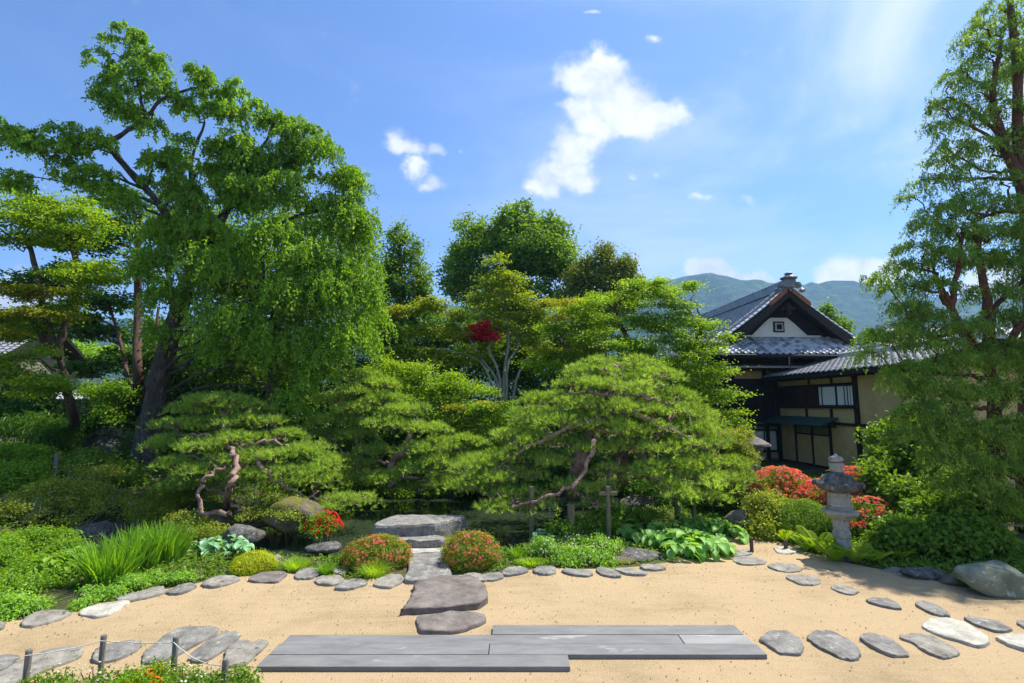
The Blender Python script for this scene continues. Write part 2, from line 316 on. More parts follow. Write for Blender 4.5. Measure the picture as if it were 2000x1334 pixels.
def wob(p, s=1.0, seed=0.0):
    x, y, z = p[..., 0] * s + seed, p[..., 1] * s + seed * 1.7, p[..., 2] * s - seed
    return (np.sin(x * 1.7 + 1.3 * np.sin(y * 1.1)) + np.sin(y * 2.1 + 1.7 * np.sin(z * 1.3)) + np.sin(z * 1.9 + 1.1 * np.sin(x * 1.5)) +
            .5 * np.sin(x * 4.3 + y * 3.1) + .5 * np.sin(y * 4.9 - z * 3.7) + .5 * np.sin(z * 4.1 + x * 2.9)) / 4.5

# --- leaves: folded rhombi, n x (base, left, tip, right)
def leaf_arrays(c, ax, nrm, ln, wd, tint, fold=.25):
    ax = unit(ax); sd_ = unit(np.cross(ax, nrm)); up = np.cross(sd_, ax)
    ln = np.broadcast_to(np.asarray(ln, float), (len(c),))[:, None]; wd = np.broadcast_to(np.asarray(wd, float), (len(c),))[:, None]
    mid = c + ax * ln * .45
    V = np.stack([c, mid - sd_ * wd * .5 + up * wd * fold, c + ax * ln - up * ln * .12, mid + sd_ * wd * .5 + up * wd * fold], 1).reshape(-1, 3)
    i = np.arange(len(c))[:, None] * 4
    F = np.concatenate([i + np.array([[0, 1, 2]]), i + np.array([[0, 2, 3]])], 0)
    return V, F, np.repeat(tint, 4)
def join(parts_):
    Vs, Fs, Ts, b = [], [], [], 0
    for V, F, T in parts_:
        Vs.append(V); Fs.append(F + b); Ts.append(T); b += len(V)
    return np.concatenate(Vs), np.concatenate(Fs), np.concatenate(Ts)
def lob(px, py, Y, rx, ry, rd=None):
    """a lobe of foliage given by its place in space"""
    c = D(px, py, Y); k = Y / 1000
    return (c, np.array((rx * k, (rd if rd else (rx + ry) * .5 * k if rd is None else rd), ry * k)))
def sub(lobes, k=5, s=.5, j=.75, fl=1.0):
    """break every lobe up into smaller uneven ones"""
    out = []
    for c, r in lobes:
        if k > 3: out.append((c, r * .55))
        for q in range(k):
            d = rnd_dirs(1)[0] * np.array((1, 1, fl)); out.append((c + d * r * j * random.uniform(.7, 1.15), r * s * random.uniform(.55, 1.25)))
    return out
def clumps(lobes, n, size, cr=.22, flat=.5, shell=.55, up=.5, width=.6, per=26, zlo=-.75, out=.5, tv=.16, droop=0.0):
    n = n * .70; size = size * 1.17
    w = np.array([(r[0] * r[2] + r[0] * r[1] * .5) for c, r in lobes]); w = w / w.sum(); res = []
    for (c, r), wi in zip(lobes, w):
        m = max(4, int(n * wi / per)); d = rnd_dirs(m * 2); d = d[d[:, 2] > zlo][:m]; m = len(d)
        rad = shell + (1 - shell) * rng.random(m) ** .6
        rad = rad * (1 + .16 * wob(d * 2.2 + c, 1.6))
        cc = c + d * r * rad[:, None]
        k = int(per)
        ctr = np.repeat(cc, k, 0) + rng.normal(size=(m * k, 3)) * np.array((cr, cr, cr * flat)) * .6 * rng.uniform(.6, 1.4, (m, 1)).repeat(k, 0)
        dd = np.repeat(d, k, 0)
        nrm = unit(dd * out + np.array((0, 0, up)) + rng.normal(size=(m * k, 3)) * .45)
        ax = np.cross(nrm, rnd_dirs(m * k)) + dd * .3 + np.array((0, 0, -droop))
        t = np.repeat(np.clip(rng.normal(.42, tv, m), 0, 1), k) + rng.normal(0, .13, m * k)
        res.append(leaf_arrays(ctr, ax, nrm, size * rng.uniform(.65, 1.3, m * k), size * width * rng.uniform(.7, 1.2, m * k), t))
    return join(res)
def strands(lobes, n, size, length=.9, arch=.35, spacing=.055, width=.45, up=.6, tv=.15, zlo=-.3, spread=1.0, shell=.35):
    """hanging twigs with leaves along them; also returns the twig paths"""
    n = n * .76; size = size * 1.13; spacing = spacing * 1.1
    w = np.array([(r[0] * r[2] + .3 * r[0] * r[1]) for c, r in lobes]); w = w / w.sum(); res = []; tw = []
    for (c, r), wi in zip(lobes, w):
        k = int(length / spacing); m = max(2, int(n * wi / k))
        d = rnd_dirs(m * 3); d = d[d[:, 2] > zlo][:m]; m = len(d)
        rad = shell + (1 - shell) * rng.random(m) ** .7
        s0 = c + d * r * rad[:, None] * (1 + .14 * wob(d * 2 + c, 1.5))[:, None]
        h = unit(d * np.array((1, 1, .25)) + rng.normal(size=(m, 3)) * .3)
        Ls = length * rng.uniform(.45, 1.35, m) * min(1.0, max(.45, r[2] / .55))
        t = (np.arange(k) + .5) / k
        pos = s0[:, None, :] + h[:, None, :] * (t[None, :, None] * (Ls * arch * spread)[:, None, None])
        pos[..., 2] += (up * .25 * t[None] - t[None] ** 1.6 * (.9 - arch * .3)) * Ls[:, None]
        pos = pos.reshape(-1, 3); q = len(pos)
        tw.append(np.stack([s0, s0 + h * (Ls * arch * .5)[:, None] + np.array((0, 0, -.1)) * Ls[:, None], s0 + h * (Ls * arch)[:, None] + np.array((0, 0, -.72)) * Ls[:, None]], 1))
        pos = pos + rng.normal(size=(q, 3)) * .025
        ax = rng.normal(size=(q, 3)) * .55 + np.array((0, 0, -.75))
        nr = np.repeat(h, k, 0) * .6 + rng.normal(size=(q, 3)) * .5 + np.array((0, 0, .35))
        tt = np.repeat(np.clip(rng.normal(.4, tv, m), 0, 1), k) + rng.normal(0, .15, q)
        res.append(leaf_arrays(pos, ax, nr, size * rng.uniform(.7, 1.3, q), size * width, tt))
    return join(res), np.concatenate(tw)
def tubes(paths, k=6, cap=False):
    Vs, Fs, b = [], [], 0
    for pts, rad in paths:
        pts = np.asarray(pts, float); n = len(pts); rad = np.broadcast_to(np.asarray(rad, float), (n,))
        tg = unit(np.gradient(pts, axis=0)); ref = np.array((0.3, 1, 0.1)) if abs(tg[:, 2]).mean() > .7 else np.array((0, 0, 1.))
        a1 = unit(np.cross(tg, ref)); a2 = np.cross(tg, a1)
        an = np.arange(k) * 2 * math.pi / k
        V = pts[:, None] + (a1[:, None] * np.cos(an)[None, :, None] + a2[:, None] * np.sin(an)[None, :, None]) * rad[:, None, None]
        i, j = np.meshgrid(np.arange(n - 1), np.arange(k), indexing='ij'); i = i.ravel(); j = j.ravel(); j2 = (j + 1) % k
        F = np.stack([i * k + j, i * k + j2, (i + 1) * k + j2, (i + 1) * k + j], 1)
        Vs.append(V.reshape(-1, 3)); Fs.append(F + b); b += n * k
    return np.concatenate(Vs), np.concatenate(Fs)
def smooth_path(pts, n=14, jit=0.0):
    pts = np.asarray(pts, float)
    if len(pts) == 2: pts = np.stack([pts[0], (pts[0] + pts[1]) / 2, pts[1]])
    q = np.vstack([2 * pts[0] - pts[1], pts, 2 * pts[-1] - pts[-2]]); out = []
    seg = len(pts) - 1; per = max(2, n // seg)
    for i in range(seg):
        p0, p1, p2, p3 = q[i:i + 4]
        for t in np.linspace(0, 1, per, endpoint=False):
            out.append(.5 * ((2 * p1) + (p2 - p0) * t + (2 * p0 - 5 * p1 + 4 * p2 - p3) * t * t + (3 * p1 - p0 - 3 * p2 + p3) * t ** 3))
    out.append(pts[-1]); out = np.array(out)
    if jit:
        j = rng.normal(size=out.shape) * jit; j[0] = 0; j[-1] = 0; out = out + j
    return out
def limb(pts, r0, r1, n=14, jit=0.02):
    p = smooth_path(pts, n, jit); t = np.linspace(0, 1, len(p)); return p, r0 + (r1 - r0) * t ** .8
def to_lobes(lobes, limbs, r=.05, jit=.05, low=.3, tip=.012, k=8):
    """a branch from the nearest lower limb point to every lobe"""
    nodes = np.concatenate([p for p, _ in limbs]); nr = np.concatenate([q for _, q in limbs]); res = []
    for c, rr in lobes:
        dv = nodes - c; dist = np.linalg.norm(dv, axis=1) + np.maximum(dv[:, 2] + low, 0) * 3
        i = int(np.argmin(dist)); a = nodes[i]; mid = (a + c) / 2 + np.array((0, 0, .12 * np.linalg.norm(c - a))) + rng.normal(size=3) * .06
        res.append(limb([a, mid, c], min(nr[i] * .75, r), tip, k, jit))
    return res
def fine_twigs(lobes, m, r=.008, flat=1.0, zlo=-.2):
    res = []
    for c, rr in lobes:
        d = rnd_dirs(m * 2); d = d[d[:, 2] > zlo][:m]
        for q in d:
            e = c + q * rr * .92 * np.array((1, 1, flat)); res.append(limb([c + rng.normal(size=3) * rr * .12, (c + e) / 2 + rng.normal(size=3) * rr * .12, e], r, r * .35, 4, 0))
    return res
def catmull_closed(P_, n=30):
    P_ = np.asarray(P_, float); m = len(P_); out = []
    for i in range(m):
        p0, p1, p2, p3 = P_[i - 1], P_[i], P_[(i + 1) % m], P_[(i + 2) % m]
        for t in np.linspace(0, 1, max(2, n // m), endpoint=False):
            out.append(.5 * ((2 * p1) + (p2 - p0) * t + (2 * p0 - 5 * p1 + 4 * p2 - p3) * t * t + (3 * p1 - p0 - 3 * p2 + p3) * t ** 3))
    return np.array(out)

# ------------------------------------------------------------------ terrain
POND_PX = [(440, 1082), (500, 1086), (560, 1092), (640, 1096), (690, 1092), (770, 1066), (870, 1062), (985, 1082), (1030, 1056), (1095, 1030), (1180, 1012), (1330, 1000),
           (1340, 975), (1200, 966), (1000, 962), (860, 968), (700, 965), (560, 985), (470, 1010), (440, 1045), (330, 1030), (180, 1035), (60, 1060), (60, 1085), (150, 1105), (260, 1110), (360, 1092)]
WZ = -0.11
pond = catmull_closed([P(x, y, WZ)[:2] for x, y in POND_PX], 110)
def poly_sd(x, y, poly):
    """signed distance to a polygon, negative inside"""
    x = np.asarray(x, float); y = np.asarray(y, float); shp = x.shape; x = x.ravel(); y = y.ravel()
    d = np.full(x.shape, 1e9); ins = np.zeros(x.shape, bool); m = len(poly)
    for i in range(m):
        ax, ay = poly[i]; bx, by = poly[(i + 1) % m]; ex, ey = bx - ax, by - ay
        t = np.clip(((x - ax) * ex + (y - ay) * ey) / (ex * ex + ey * ey + 1e-12), 0, 1)
        d = np.minimum(d, (x - ax - t * ex) ** 2 + (y - ay - t * ey) ** 2)
        c = ((ay > y) != (by > y)); ins ^= c & (x < (bx - ax) * (y - ay) / (by - ay + 1e-12) + ax)
    d = np.sqrt(d); return np.where(ins, -d, d).reshape(shp)
sand_px = [(-900, 1334), (-300, 1240), (-60, 1218), (40, 1212), (150, 1194), (235, 1164), (330, 1150), (400, 1136), (480, 1126), (560, 1120), (620, 1130), (690, 1134), (760, 1128), (800, 1128), (950, 1122), (1060, 1110),
           (1180, 1112), (1250, 1106), (1330, 1096), (1405, 1086), (1415, 1062), (1440, 1048), (1500, 1050), (1560, 1074), (1640, 1096), (1720, 1112), (1800, 1130), (1880, 1146), (2000, 1164), (2200, 1190), (2500, 1220), (3200, 1334)]
sand_far = [P(x, y, 0)[:2] for x, y in sand_px]
sand_poly = np.array(sand_far + [(14, 1.2), (-14, 1.2)])
def sstep(a, b, x):
    t = np.clip((x - a) / (b - a), 0, 1); return t * t * (3 - 2 * t)
def H(x, y):
    x = np.asarray(x, float); y = np.asarray(y, float)
    d = poly_sd(x, y, pond); far = sstep(10.5, 15, y + np.maximum(-x - 2, 0) * .35)
    s = poly_sd(x, y, sand_poly)
    z = -0.012 + (.03 + .07 * far) * sstep(.1, .8, s) + far * (.12 + .40 * sstep(0, 4, d) + .25 * sstep(3, 12, -x - 3))
    z = z - (1 - sstep(14, 20, x)) * 0 - sstep(6, 9, x) * .22 * far
    z = z + (.02 + .03 * far) * wob(np.stack([x, y, x * 0], -1), 1.1) * sstep(.3, 1.2, s) * sstep(0, .6, d)
    z = np.where(d < .35, z * sstep(0, .35, d) + (1 - sstep(0, .35, d)) * (WZ + .05), z)
    z = np.where(d < 0, (WZ + .05) - .55 * sstep(0, .45, -d), z)
    return z
def hz(x, y): return float(H(np.array([x]), np.array([y]))[0])
def base_at(px, py, z0=0.1):
    p = P(px, py, z0)
    for _ in range(4): p = P(px, py, hz(p[0], p[1]))
    return p
gx = np.concatenate([-np.geomspace(3000, 31, 26), np.linspace(-30, -16, 30, endpoint=False), np.linspace(-16, 16, 170), np.linspace(16.5, 30, 30), np.geomspace(31, 3000, 26)])
gy = np.concatenate([-np.geomspace(3000, 3, 24), np.linspace(-2, 6, 12, endpoint=False), np.linspace(6, 20, 125), np.linspace(20.5, 40, 40), np.geomspace(42, 4000, 30)])
GX, GY = np.meshgrid(gx, gy, indexing='ij'); GZ = H(GX, GY)
V = np.stack([GX, GY, GZ], -1).reshape(-1, 3); nx, ny = len(gx), len(gy)
i, j = np.meshgrid(np.arange(nx - 1), np.arange(ny - 1), indexing='ij'); i = i.ravel(); j = j.ravel()
part('ground', V, np.stack([i * ny + j, (i + 1) * ny + j, (i + 1) * ny + j + 1, i * ny + j + 1], 1), MAT['soil'], smooth=True, kind='structure')
# pond water
wx, wy = pond[:, 0], pond[:, 1]
cx_, cy_ = (wx.min(), wx.max()), (wy.min(), wy.max())
m = MB(); m.add([(cx_[0] - .3, cy_[0] - .3, WZ), (cx_[1] + .3, cy_[0] - .3, WZ), (cx_[1] + .3, cy_[1] + .3, WZ), (cx_[0] - .3, cy_[1] + .3, WZ)], [(0, 1, 2, 3)])
def tri_poly(name, poly, z, mat, kind, parent=None, fine=None):
    """flat sheet with the outline of a polygon"""
    import bmesh
    bm = bmesh.new(); vs = [bm.verts.new((p[0], p[1], z)) for p in poly]; f = bm.faces.new(vs)
    if f.normal.z < 0: bmesh.ops.reverse_faces(bm, faces=[f])
    bmesh.ops.triangulate(bm, faces=bm.faces[:], ngon_method='EAR_CLIP'); bm.normal_update()
    for f in bm.faces:
        if f.normal.z < 0: f.normal_flip()
    me = bpy.data.meshes.new(name); bm.to_mesh(me); bm.free(); return link(name, me, mat, parent, kind)
big_pond = catmull_closed([P(x, y, WZ)[:2] for x, y in POND_PX], 110)
ctr = big_pond.mean(0)
# offset outward a little so the sheet ends inside the banks
tg = np.roll(big_pond, -1, 0) - np.roll(big_pond, 1, 0); nrm2 = np.stack([tg[:, 1], -tg[:, 0]], 1); nrm2 = unit(nrm2)
if poly_sd((big_pond + nrm2 * .02)[:, 0], (big_pond + nrm2 * .02)[:, 1], big_pond).mean() < 0: nrm2 = -nrm2
tri_poly('pond_water', big_pond + nrm2 * .10, WZ, MAT['water'], 'structure')
sp = []
for k in range(len(sand_far) - 1):
    a, b = np.array(sand_far[k]), np.array(sand_far[k + 1])
    for t in np.linspace(0, 1, 6, endpoint=False):
        q = a + (b - a) * t; q = q + .035 * np.array((wob(np.array([q[0], q[1], 0.]), 5), wob(np.array([q[1], q[0], 3.]), 5))); sp.append(q)
sp += [np.array(sand_far[-1]), np.array((14, 1.2)), np.array((-14, 1.2))]
tri_poly('sand_court', sp, 0.004, MAT['sand'], 'structure')

# hills beyond the town
def hills():
    prof_x = np.array([-2600, -1400, -600, 0, 500, 900, 1180, 1330, 1385, 1430, 1480, 1560, 1610, 1660, 1720, 1800, 1900, 2100, 2600, 3600])
    prof_y = np.array([640, 600, 620, 640, 632, 610, 585, 562, 552, 558, 567, 572, 571, 566, 572, 590, 600, 580, 560, 600])
    nu, nv = 440, 44; u = np.linspace(-2600, 3600, nu); Yr = 1150.0
    top = np.interp(u, prof_x, prof_y); zt = np.array([D(1000, a, Yr)[2] for a in top])
    V = []
    for a, zz in zip(u, zt):
        for t in np.linspace(0, 1, nv):
            Y = 620 + (Yr - 620) * t if t <= .8 else 620 + (Yr - 620) * .8 + (t - .8) * 1600
            s = min(t / .8, 1); h = zz * (s ** 1.15) if t <= .8 else zz * (1 - (t - .8) * 1.6)
            x = (a - 1000) / 1000 * 1044; rg = 11 * math.sin(x * .021 + 1.5 * math.sin(x * .008) + Y * .004) + 5 * math.sin(x * .055 + Y * .01)
            V.append((x, Y, -2 + h + rg * s * (1 - s) * 3 + random.uniform(-3.4, 3.4) * (s > .05)))
    i, j = np.meshgrid(np.arange(nu - 1), np.arange(nv - 1), indexing='ij'); i = i.ravel(); j = j.ravel()
    part('hills', V, np.stack([i * nv + j, (i + 1) * nv + j, (i + 1) * nv + j + 1, i * nv + j + 1], 1), MAT['hill'], smooth=False, kind='structure')
hills()
m = MB(); m.box((-2700, -40, -3), (2700, 1720, 330)); hz_o = m.build('haze', MAT['soil'], kind='stuff')
hm, t, o = new_mat('haze_air'); pv = N(t, 'ShaderNodeVolumePrincipled', i_Density=0.00033); pv.inputs['Color'].default_value = (.30, .58, .95, 1); pv.inputs['Anisotropy'].default_value = .3
L(t, pv.outputs[0], o.inputs['Volume']); hz_o.data.materials.clear(); hz_o.data.materials.append(hm)

# ------------------------------------------------------------------ the hall and its wing
def hall():
    ang = R(3); O = D(1523, 907, 21.0); O[2] = 0.0
    root = thing('traditional_house', O, 'old timber house with grey tiled gable roof and ochre plaster wing behind the lantern', 'house', rz=ang)
    ca, sa = math.cos(ang), math.sin(ang)
    def loc(px, py, x=None, y=None):
        """local coordinates of the pixel's ray on a local plane x = .. or y = .."""
        d = ray(px, py); o = np.array((0, 0, CAMZ)) - O
        dl = np.array((d[0] * ca + d[1] * sa, -d[0] * sa + d[1] * ca, d[2])); ol = np.array((o[0] * ca + o[1] * sa, -o[0] * sa + o[1] * ca, o[2]))
        t = (x - ol[0]) / dl[0] if x is not None else (y - ol[1]) / dl[1]
        return ol + dl * t
    def bld(b, name, mat, parent=root, bevel=0, label=None, kind=None, smooth=False): return b.build(name, MAT[mat], parent, kind, label, smooth, bevel, shift=False)
    def box(name, mat, a, b, parent=root, bevel=.006, label=None):
        m = MB(); m.box(a, b); return bld(m, name, mat, parent, bevel, label)
    # --- hall body
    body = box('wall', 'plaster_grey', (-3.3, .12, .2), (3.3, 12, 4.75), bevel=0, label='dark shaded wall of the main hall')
    box('plinth', 'stone', (-3.4, -.02, -.3), (3.4, 12.1, .45))
    box('tie_beam', 'timber', (-3.3, .02, 4.18), (3.3, .118, 4.62))
    box('plaster_band', 'ochre', (-3.25, .06, 3.62), (-.42, .116, 4.05))
    for k, x in enumerate((-3.3, -2.55, -1.75, -.42)): box('post', 'timber', (x - .07, -.03, .3), (x + .07, .055, 4.17))
    for x0, x1 in ((-1.68, -1.32), (-1.31, -.95), (-.94, -.5), (-.36, -.03), (-3.2, -2.62), (-2.48, -1.83)): box('shutter_board', 'timber', (x0, .0, 1.9), (x1, .05, 3.6))
    box('lintel', 'timber', (-3.3, -.01, 3.56), (0, .058, 3.64)); box('ledge', 'timber', (-3.3, -.2, 1.72), (-.02, .06, 1.83))
    z0 = .78; z1 = 1.52
    for x0, x1 in ((-1.62, -1.12), (-1.08, -.58), (-.54, -.06)):
        box('shoji_panel', 'shoji', (x0, .03, z0), (x1, .06, z1), bevel=0)
    m = MB()
    for x in (-1.66, -1.10, -.56, -.03): m.box((x - .022, .0, z0 - .05), (x + .022, .07, z1 + .05))
    m.box((-1.66, -.003, z0 - .08), (0, .073, z0 - .02)); m.box((-1.66, -.003, z1 + .02), (0, .073, z1 + .08)); bld(m, 'shoji_frame', 'timber')
    box('plaster_band', 'ochre', (-3.25, .05, .46), (-.05, .112, .68))
    # pent roof across the front
    m = MB(); ys = (-.95, .1); m.add([(-2.9, ys[0], 4.02), (1.95, ys[0], 4.02), (1.95, ys[1], 4.2), (-2.9, ys[1], 4.2), (-2.9, ys[0], 4.08), (1.95, ys[0], 4.08), (1.95, ys[1], 4.26), (-2.9, ys[1], 4.26)],
                  [(0, 3, 2, 1), (4, 5, 6, 7), (0, 1, 5, 4), (1, 2, 6, 5), (2, 3, 7, 6), (3, 0, 4, 7)])
    bld(m, 'pent_roof', 'shingle', bevel=.01)
    for x in np.arange(-2.7, 1.9, .42): box('bracket', 'timber', (x, -.8, 3.95), (x + .05, .05, 4.015))
    # --- roof
    E0, ZR, HW = 4.58, 7.3, 4.0
    def zs(x): return E0 + (ZR - E0) * np.maximum(0, 1 - np.abs(x) / HW) ** 1.22
    def base_tile():
        # one curved pan-and-roll tile, width along u, length along v
        u = np.array([0, .12, .3, .5, .66, .78, .9, 1.0]); hh = np.array([.035, .012, 0, .004, .02, .052, .062, .04])
        V = []; w, l = .27, .27
        for v, dz in ((0, .026), (1, .0)):
            for a, b in zip(u, hh): V.append((a * w, v * l, b + dz))
        for a, b in zip(u, hh): V.append((a * w, 0, b + .006))
        n = len(u); F = [(i, i + 1, n + i + 1, n + i) for i in range(n - 1)] + [(2 * n + i, 2 * n + i + 1, i + 1, i) for i in range(n - 1)]
        return np.array(V), np.array(F)
    TV, TF = base_tile()
    # decks under the tiles
    m = MB(); xs = np.linspace(-HW, HW, 33)
    def ylim(x):
        ax = abs(x)
        return -.5 if ax < 2.5 else .3 - (ax - 2.5) / 1.5 * 1.5
    def ylim_v(x): return np.where(np.abs(x) < 2.5, -.5, .3 - (np.abs(x) - 2.5))
    for a, b in zip(xs[:-1], xs[1:]):
        m.add([(a, ylim(a if abs(a) < 2.5 or abs(a) > abs(b) else a), zs(a) - .03), (b, ylim(b), zs(b) - .03), (b, 12.6, zs(b) - .03), (a, 12.6, zs(a) - .03),
               (a, ylim(a), zs(a) - .11), (b, ylim(b), zs(b) - .11), (b, 12.6, zs(b) - .11), (a, 12.6, zs(a) - .11)],
              [(0, 1, 2, 3), (4, 7, 6, 5), (0, 4, 5, 1), (2, 6, 7, 3)])
    roof = bld(m, 'roof', 'timber')
    # side slopes: tiles run down x, columns along y
    Vs, Fs = [], []; cnt = 0
    for sg in (-1, 1):
        xx = HW - .02; rows = []
        while xx > .1:
            rows.append(xx); sl = math.hypot(1, (zs(xx - .1) - zs(xx)) / .1); xx -= .225 / sl
        for xr in rows:
            sl = float((zs(xr - .12) - zs(xr)) / .12); dn = math.hypot(1, sl)
            ax = np.array((-sg / dn, 0, sl / dn)); up = np.array((sg * sl / dn, 0, 1 / dn))
            y0 = ylim(xr) if xr < 2.5 else .3 - (xr - 2.5)
            for y in np.arange(y0 + .02, 12.3, .265):
                V = np.array((sg * xr, y, zs(xr) - .02)) + TV[:, :1] * np.array((0, 1, 0)) + TV[:, 1:2] * ax + (TV[:, 2:3] + random.uniform(-.004, .006)) * up
                Vs.append(V); Fs.append(TF + cnt); cnt += len(TV)
    link('roof_tiles', np_mesh('roof_tiles', np.concatenate(Vs), np.concatenate(Fs), None, True), MAT['tile'], roof, 'stuff')
    # front skirt, every tile its own piece
    sk_y0, sk_y1 = -1.2, .32; slope = (5.42 - E0) / (sk_y1 - sk_y0); dn = math.hypot(1, slope)
    m = MB(); m.add([(-4, sk_y0, E0 - .04), (4, sk_y0, E0 - .04), (2.5, sk_y1, 5.38), (-2.5, sk_y1, 5.38), (-4, sk_y0, E0 - .12), (4, sk_y0, E0 - .12), (2.5, sk_y1, 5.3), (-2.5, sk_y1, 5.3)],
                    [(0, 1, 2, 3), (4, 7, 6, 5), (0, 4, 5, 1), (1, 5, 6, 2), (2, 6, 7, 3), (3, 7, 4, 0)])
    skirt = bld(m, 'skirt_roof', 'timber')
    meT = {k: np_mesh('tile', TV, TF, None, True) for k in ('tile', 'tile_pale', 'tile_dark')}
    for k, me in meT.items(): me.materials.append(MAT[k])
    rx = math.atan(slope); r = 0
    yv = sk_y0 - .04
    while yv < sk_y1 - .12:
        half = 4.0 - (yv - sk_y0) + .02
        for c in range(-16, 16):
            x = c * .262 + .02
            if x < -half - .1 or x + .27 > half + .16: continue
            o = bpy.data.objects.new('tile', meT[random.choice(('tile', 'tile_pale', 'tile_pale', 'tile_dark'))]); C.objects.link(o); o.parent = skirt
            o.location = (x, yv, E0 - .03 + (yv - sk_y0) * slope + random.uniform(-.004, .004)); o.rotation_euler = (rx + random.uniform(-.012, .012), 0, random.uniform(-.01, .01))
        yv += .225 / dn; r += 1
    # ridges
    def ridge(name, pts, w, h, parent=roof, mat='tile', cap=True):
        pts = smooth_path(pts, 16) if len(pts) > 2 else np.array([np.array(pts[0]) + (np.array(pts[1]) - np.array(pts[0])) * t for t in np.linspace(0, 1, 10)])
        prof = [(-.5, 0), (-.5, .3), (-.38, .32), (-.38, .55), (-.3, .57), (-.26, .78), (0, 1), (.26, .78), (.3, .57), (.38, .55), (.38, .32), (.5, .3), (.5, 0)]
        vs = []; tgv = np.gradient(pts, axis=0)
        for p, t_ in zip(pts, tgv):
            s_ = np.array((t_[1], -t_[0], 0)); s_ /= np.linalg.norm(s_) + 1e-9
            for a, b in prof: vs.append(p + s_ * a * w + np.array((0, 0, b * h)))
        k = len(prof); fs = [(i * k + j, i * k + j + 1, (i + 1) * k + j + 1, (i + 1) * k + j) for i in range(len(pts) - 1) for j in range(k - 1)]
        fs += [tuple(range(k)), tuple((len(pts) - 1) * k + j for j in range(k))[::-1]]
        m = MB(); m.add(vs, fs)
        # round cap tiles along the top
        L_ = np.linalg.norm(np.diff(pts, axis=0), axis=1).sum(); nk = int(L_ / .27)
        cum = np.concatenate([[0], np.cumsum(np.linalg.norm(np.diff(pts, axis=0), axis=1))])
        for q in range(nk):
            d0 = q * L_ / nk; p = np.array([np.interp(d0, cum, pts[:, i]) for i in range(3)]); p1 = np.array([np.interp(d0 + .24, cum, pts[:, i]) for i in range(3)])
            t_ = p1 - p; s_ = np.array((t_[1], -t_[0], 0)); s_ /= np.linalg.norm(s_) + 1e-9; vv = []
            for e, rr in ((p, 1.0), (p1, .86)):
                for a in np.linspace(0, math.pi, 6): vv.append(e + s_ * math.cos(a) * w * .34 * rr + np.array((0, 0, h * .78 + math.sin(a) * w * .36 * rr)))
            m.add(vv, [(i, i + 1, 6 + i + 1, 6 + i) for i in range(5)] + [tuple(range(6))])
        return bld(m, name, mat, parent)
    rd = ridge('ridge', [(0, -.62, ZR - .02), (0, 12.4, ZR - .02)], .34, .42)
    for sg in (-1, 1):
        ridge('hip_ridge', [(sg * 4.05, -1.25, E0 + .06), (sg * 3.2, -.4, E0 + .42), (sg * 2.5, .3, 5.42)], .22, .2)
        pts = [(sg * x, -.1, zs(x) + .0) for x in (.15, .7, 1.3, 1.9, 2.45)]
        ridge('descending_ridge', pts, .22, .2)
        # rows of big round tiles following the verge
        for row, yy_ in enumerate((-.42, -.14 + .30)):
            m = MB(); n_ = 13
            for q in range(n_):
                x = .18 + q * 2.42 / n_; x2 = x + 2.42 / n_ * .97
                p = np.array((sg * x2, yy_, zs(x2) + .03)); p1 = np.array((sg * x, yy_, zs(x) + .015)); vv = []
                for e, rr in ((p, 1.0), (p1, .84)):
                    for a in np.linspace(0, math.pi, 7): vv.append(e + np.array((0, math.cos(a) * .115 * rr, math.sin(a) * .105 * rr)))
                m.add(vv, [(i, i + 1, 7 + i + 1, 7 + i) for i in range(6)] + [tuple(range(7))])
            bld(m, 'verge_tile_row', 'tile_pale' if row == 0 else 'tile', roof, smooth=False)
        # curved bargeboard
        vs = []; xs_ = np.linspace(0, 2.62, 12)
        for x in xs_:
            z = zs(x); dp = .30 + .12 * (x / 2.6)
            for yv, dz in ((-.58, -.06), (-.58, -.06 - dp), (-.49, -.06 - dp), (-.49, -.06)): vs.append((sg * x, yv, z + dz))
        fs = [(i * 4 + a, i * 4 + (a + 1) % 4, (i + 1) * 4 + (a + 1) % 4, (i + 1) * 4 + a) for i in range(11) for a in range(4)] + [(0, 1, 2, 3), (47, 46, 45, 44)]
        m = MB(); m.add(vs, fs); bld(m, 'bargeboard', 'timber', roof)
        # soffit deep shade lining under the verge
        vs = []
        for x in xs_:
            z = zs(x) - .12
            vs += [(sg * x, -.49, z), (sg * x, .32, z), (sg * x, .32, z - .05), (sg * x, -.49, z - .05)]
        m = MB(); m.add(vs, fs); bld(m, 'verge_soffit', 'timber', roof)
        m = MB(); vs = []
        for x in np.linspace(.1, .85, 5):
            z = zs(x) + .03
            for yv, dz in ((-.64, .09), (-.64, -.12), (-.585, -.12), (-.585, .09)): vs.append((sg * x, yv, z + dz))
        m.add(vs, [(i * 4 + a, i * 4 + (a + 1) % 4, (i + 1) * 4 + (a + 1) % 4, (i + 1) * 4 + a) for i in range(4) for a in range(4)] + [(0, 1, 2, 3), (19, 18, 17, 16)])
        bld(m, 'verge_cap_board', 'rust', roof)
    # ridge end ornament: stacked scrolls and crown
    m = MB(); m.box((-.24, -.72, ZR + .02), (.24, -.56, ZR + .36)); m.lathe([(.30, ZR + .36), (.34, ZR + .42), (.22, ZR + .46), (.12, ZR + .55), (.17, ZR + .60), (.05, ZR + .66)], 10, (0, -.62))
    for sg in (-1, 1):
        m.lathe([(.02, ZR - .02), (.14, ZR + .03), (.17, ZR + .12), (.12, ZR + .24), (.02, ZR + .28)], 8, (sg * .33, -.64)); m.lathe([(.02, ZR - .2), (.11, ZR - .15), (.13, ZR - .08), (.02, ZR + .02)], 8, (sg * .52, -.64))
    bld(m, 'ridge_end_ornament', 'tile_dark', rd, bevel=.02)
    # gable wall and small window; dark rim round the plaster is painted verge shade
    m = MB(); gp = [(x, zs(x) - .14) for x in np.linspace(-2.35, 2.35, 19)]
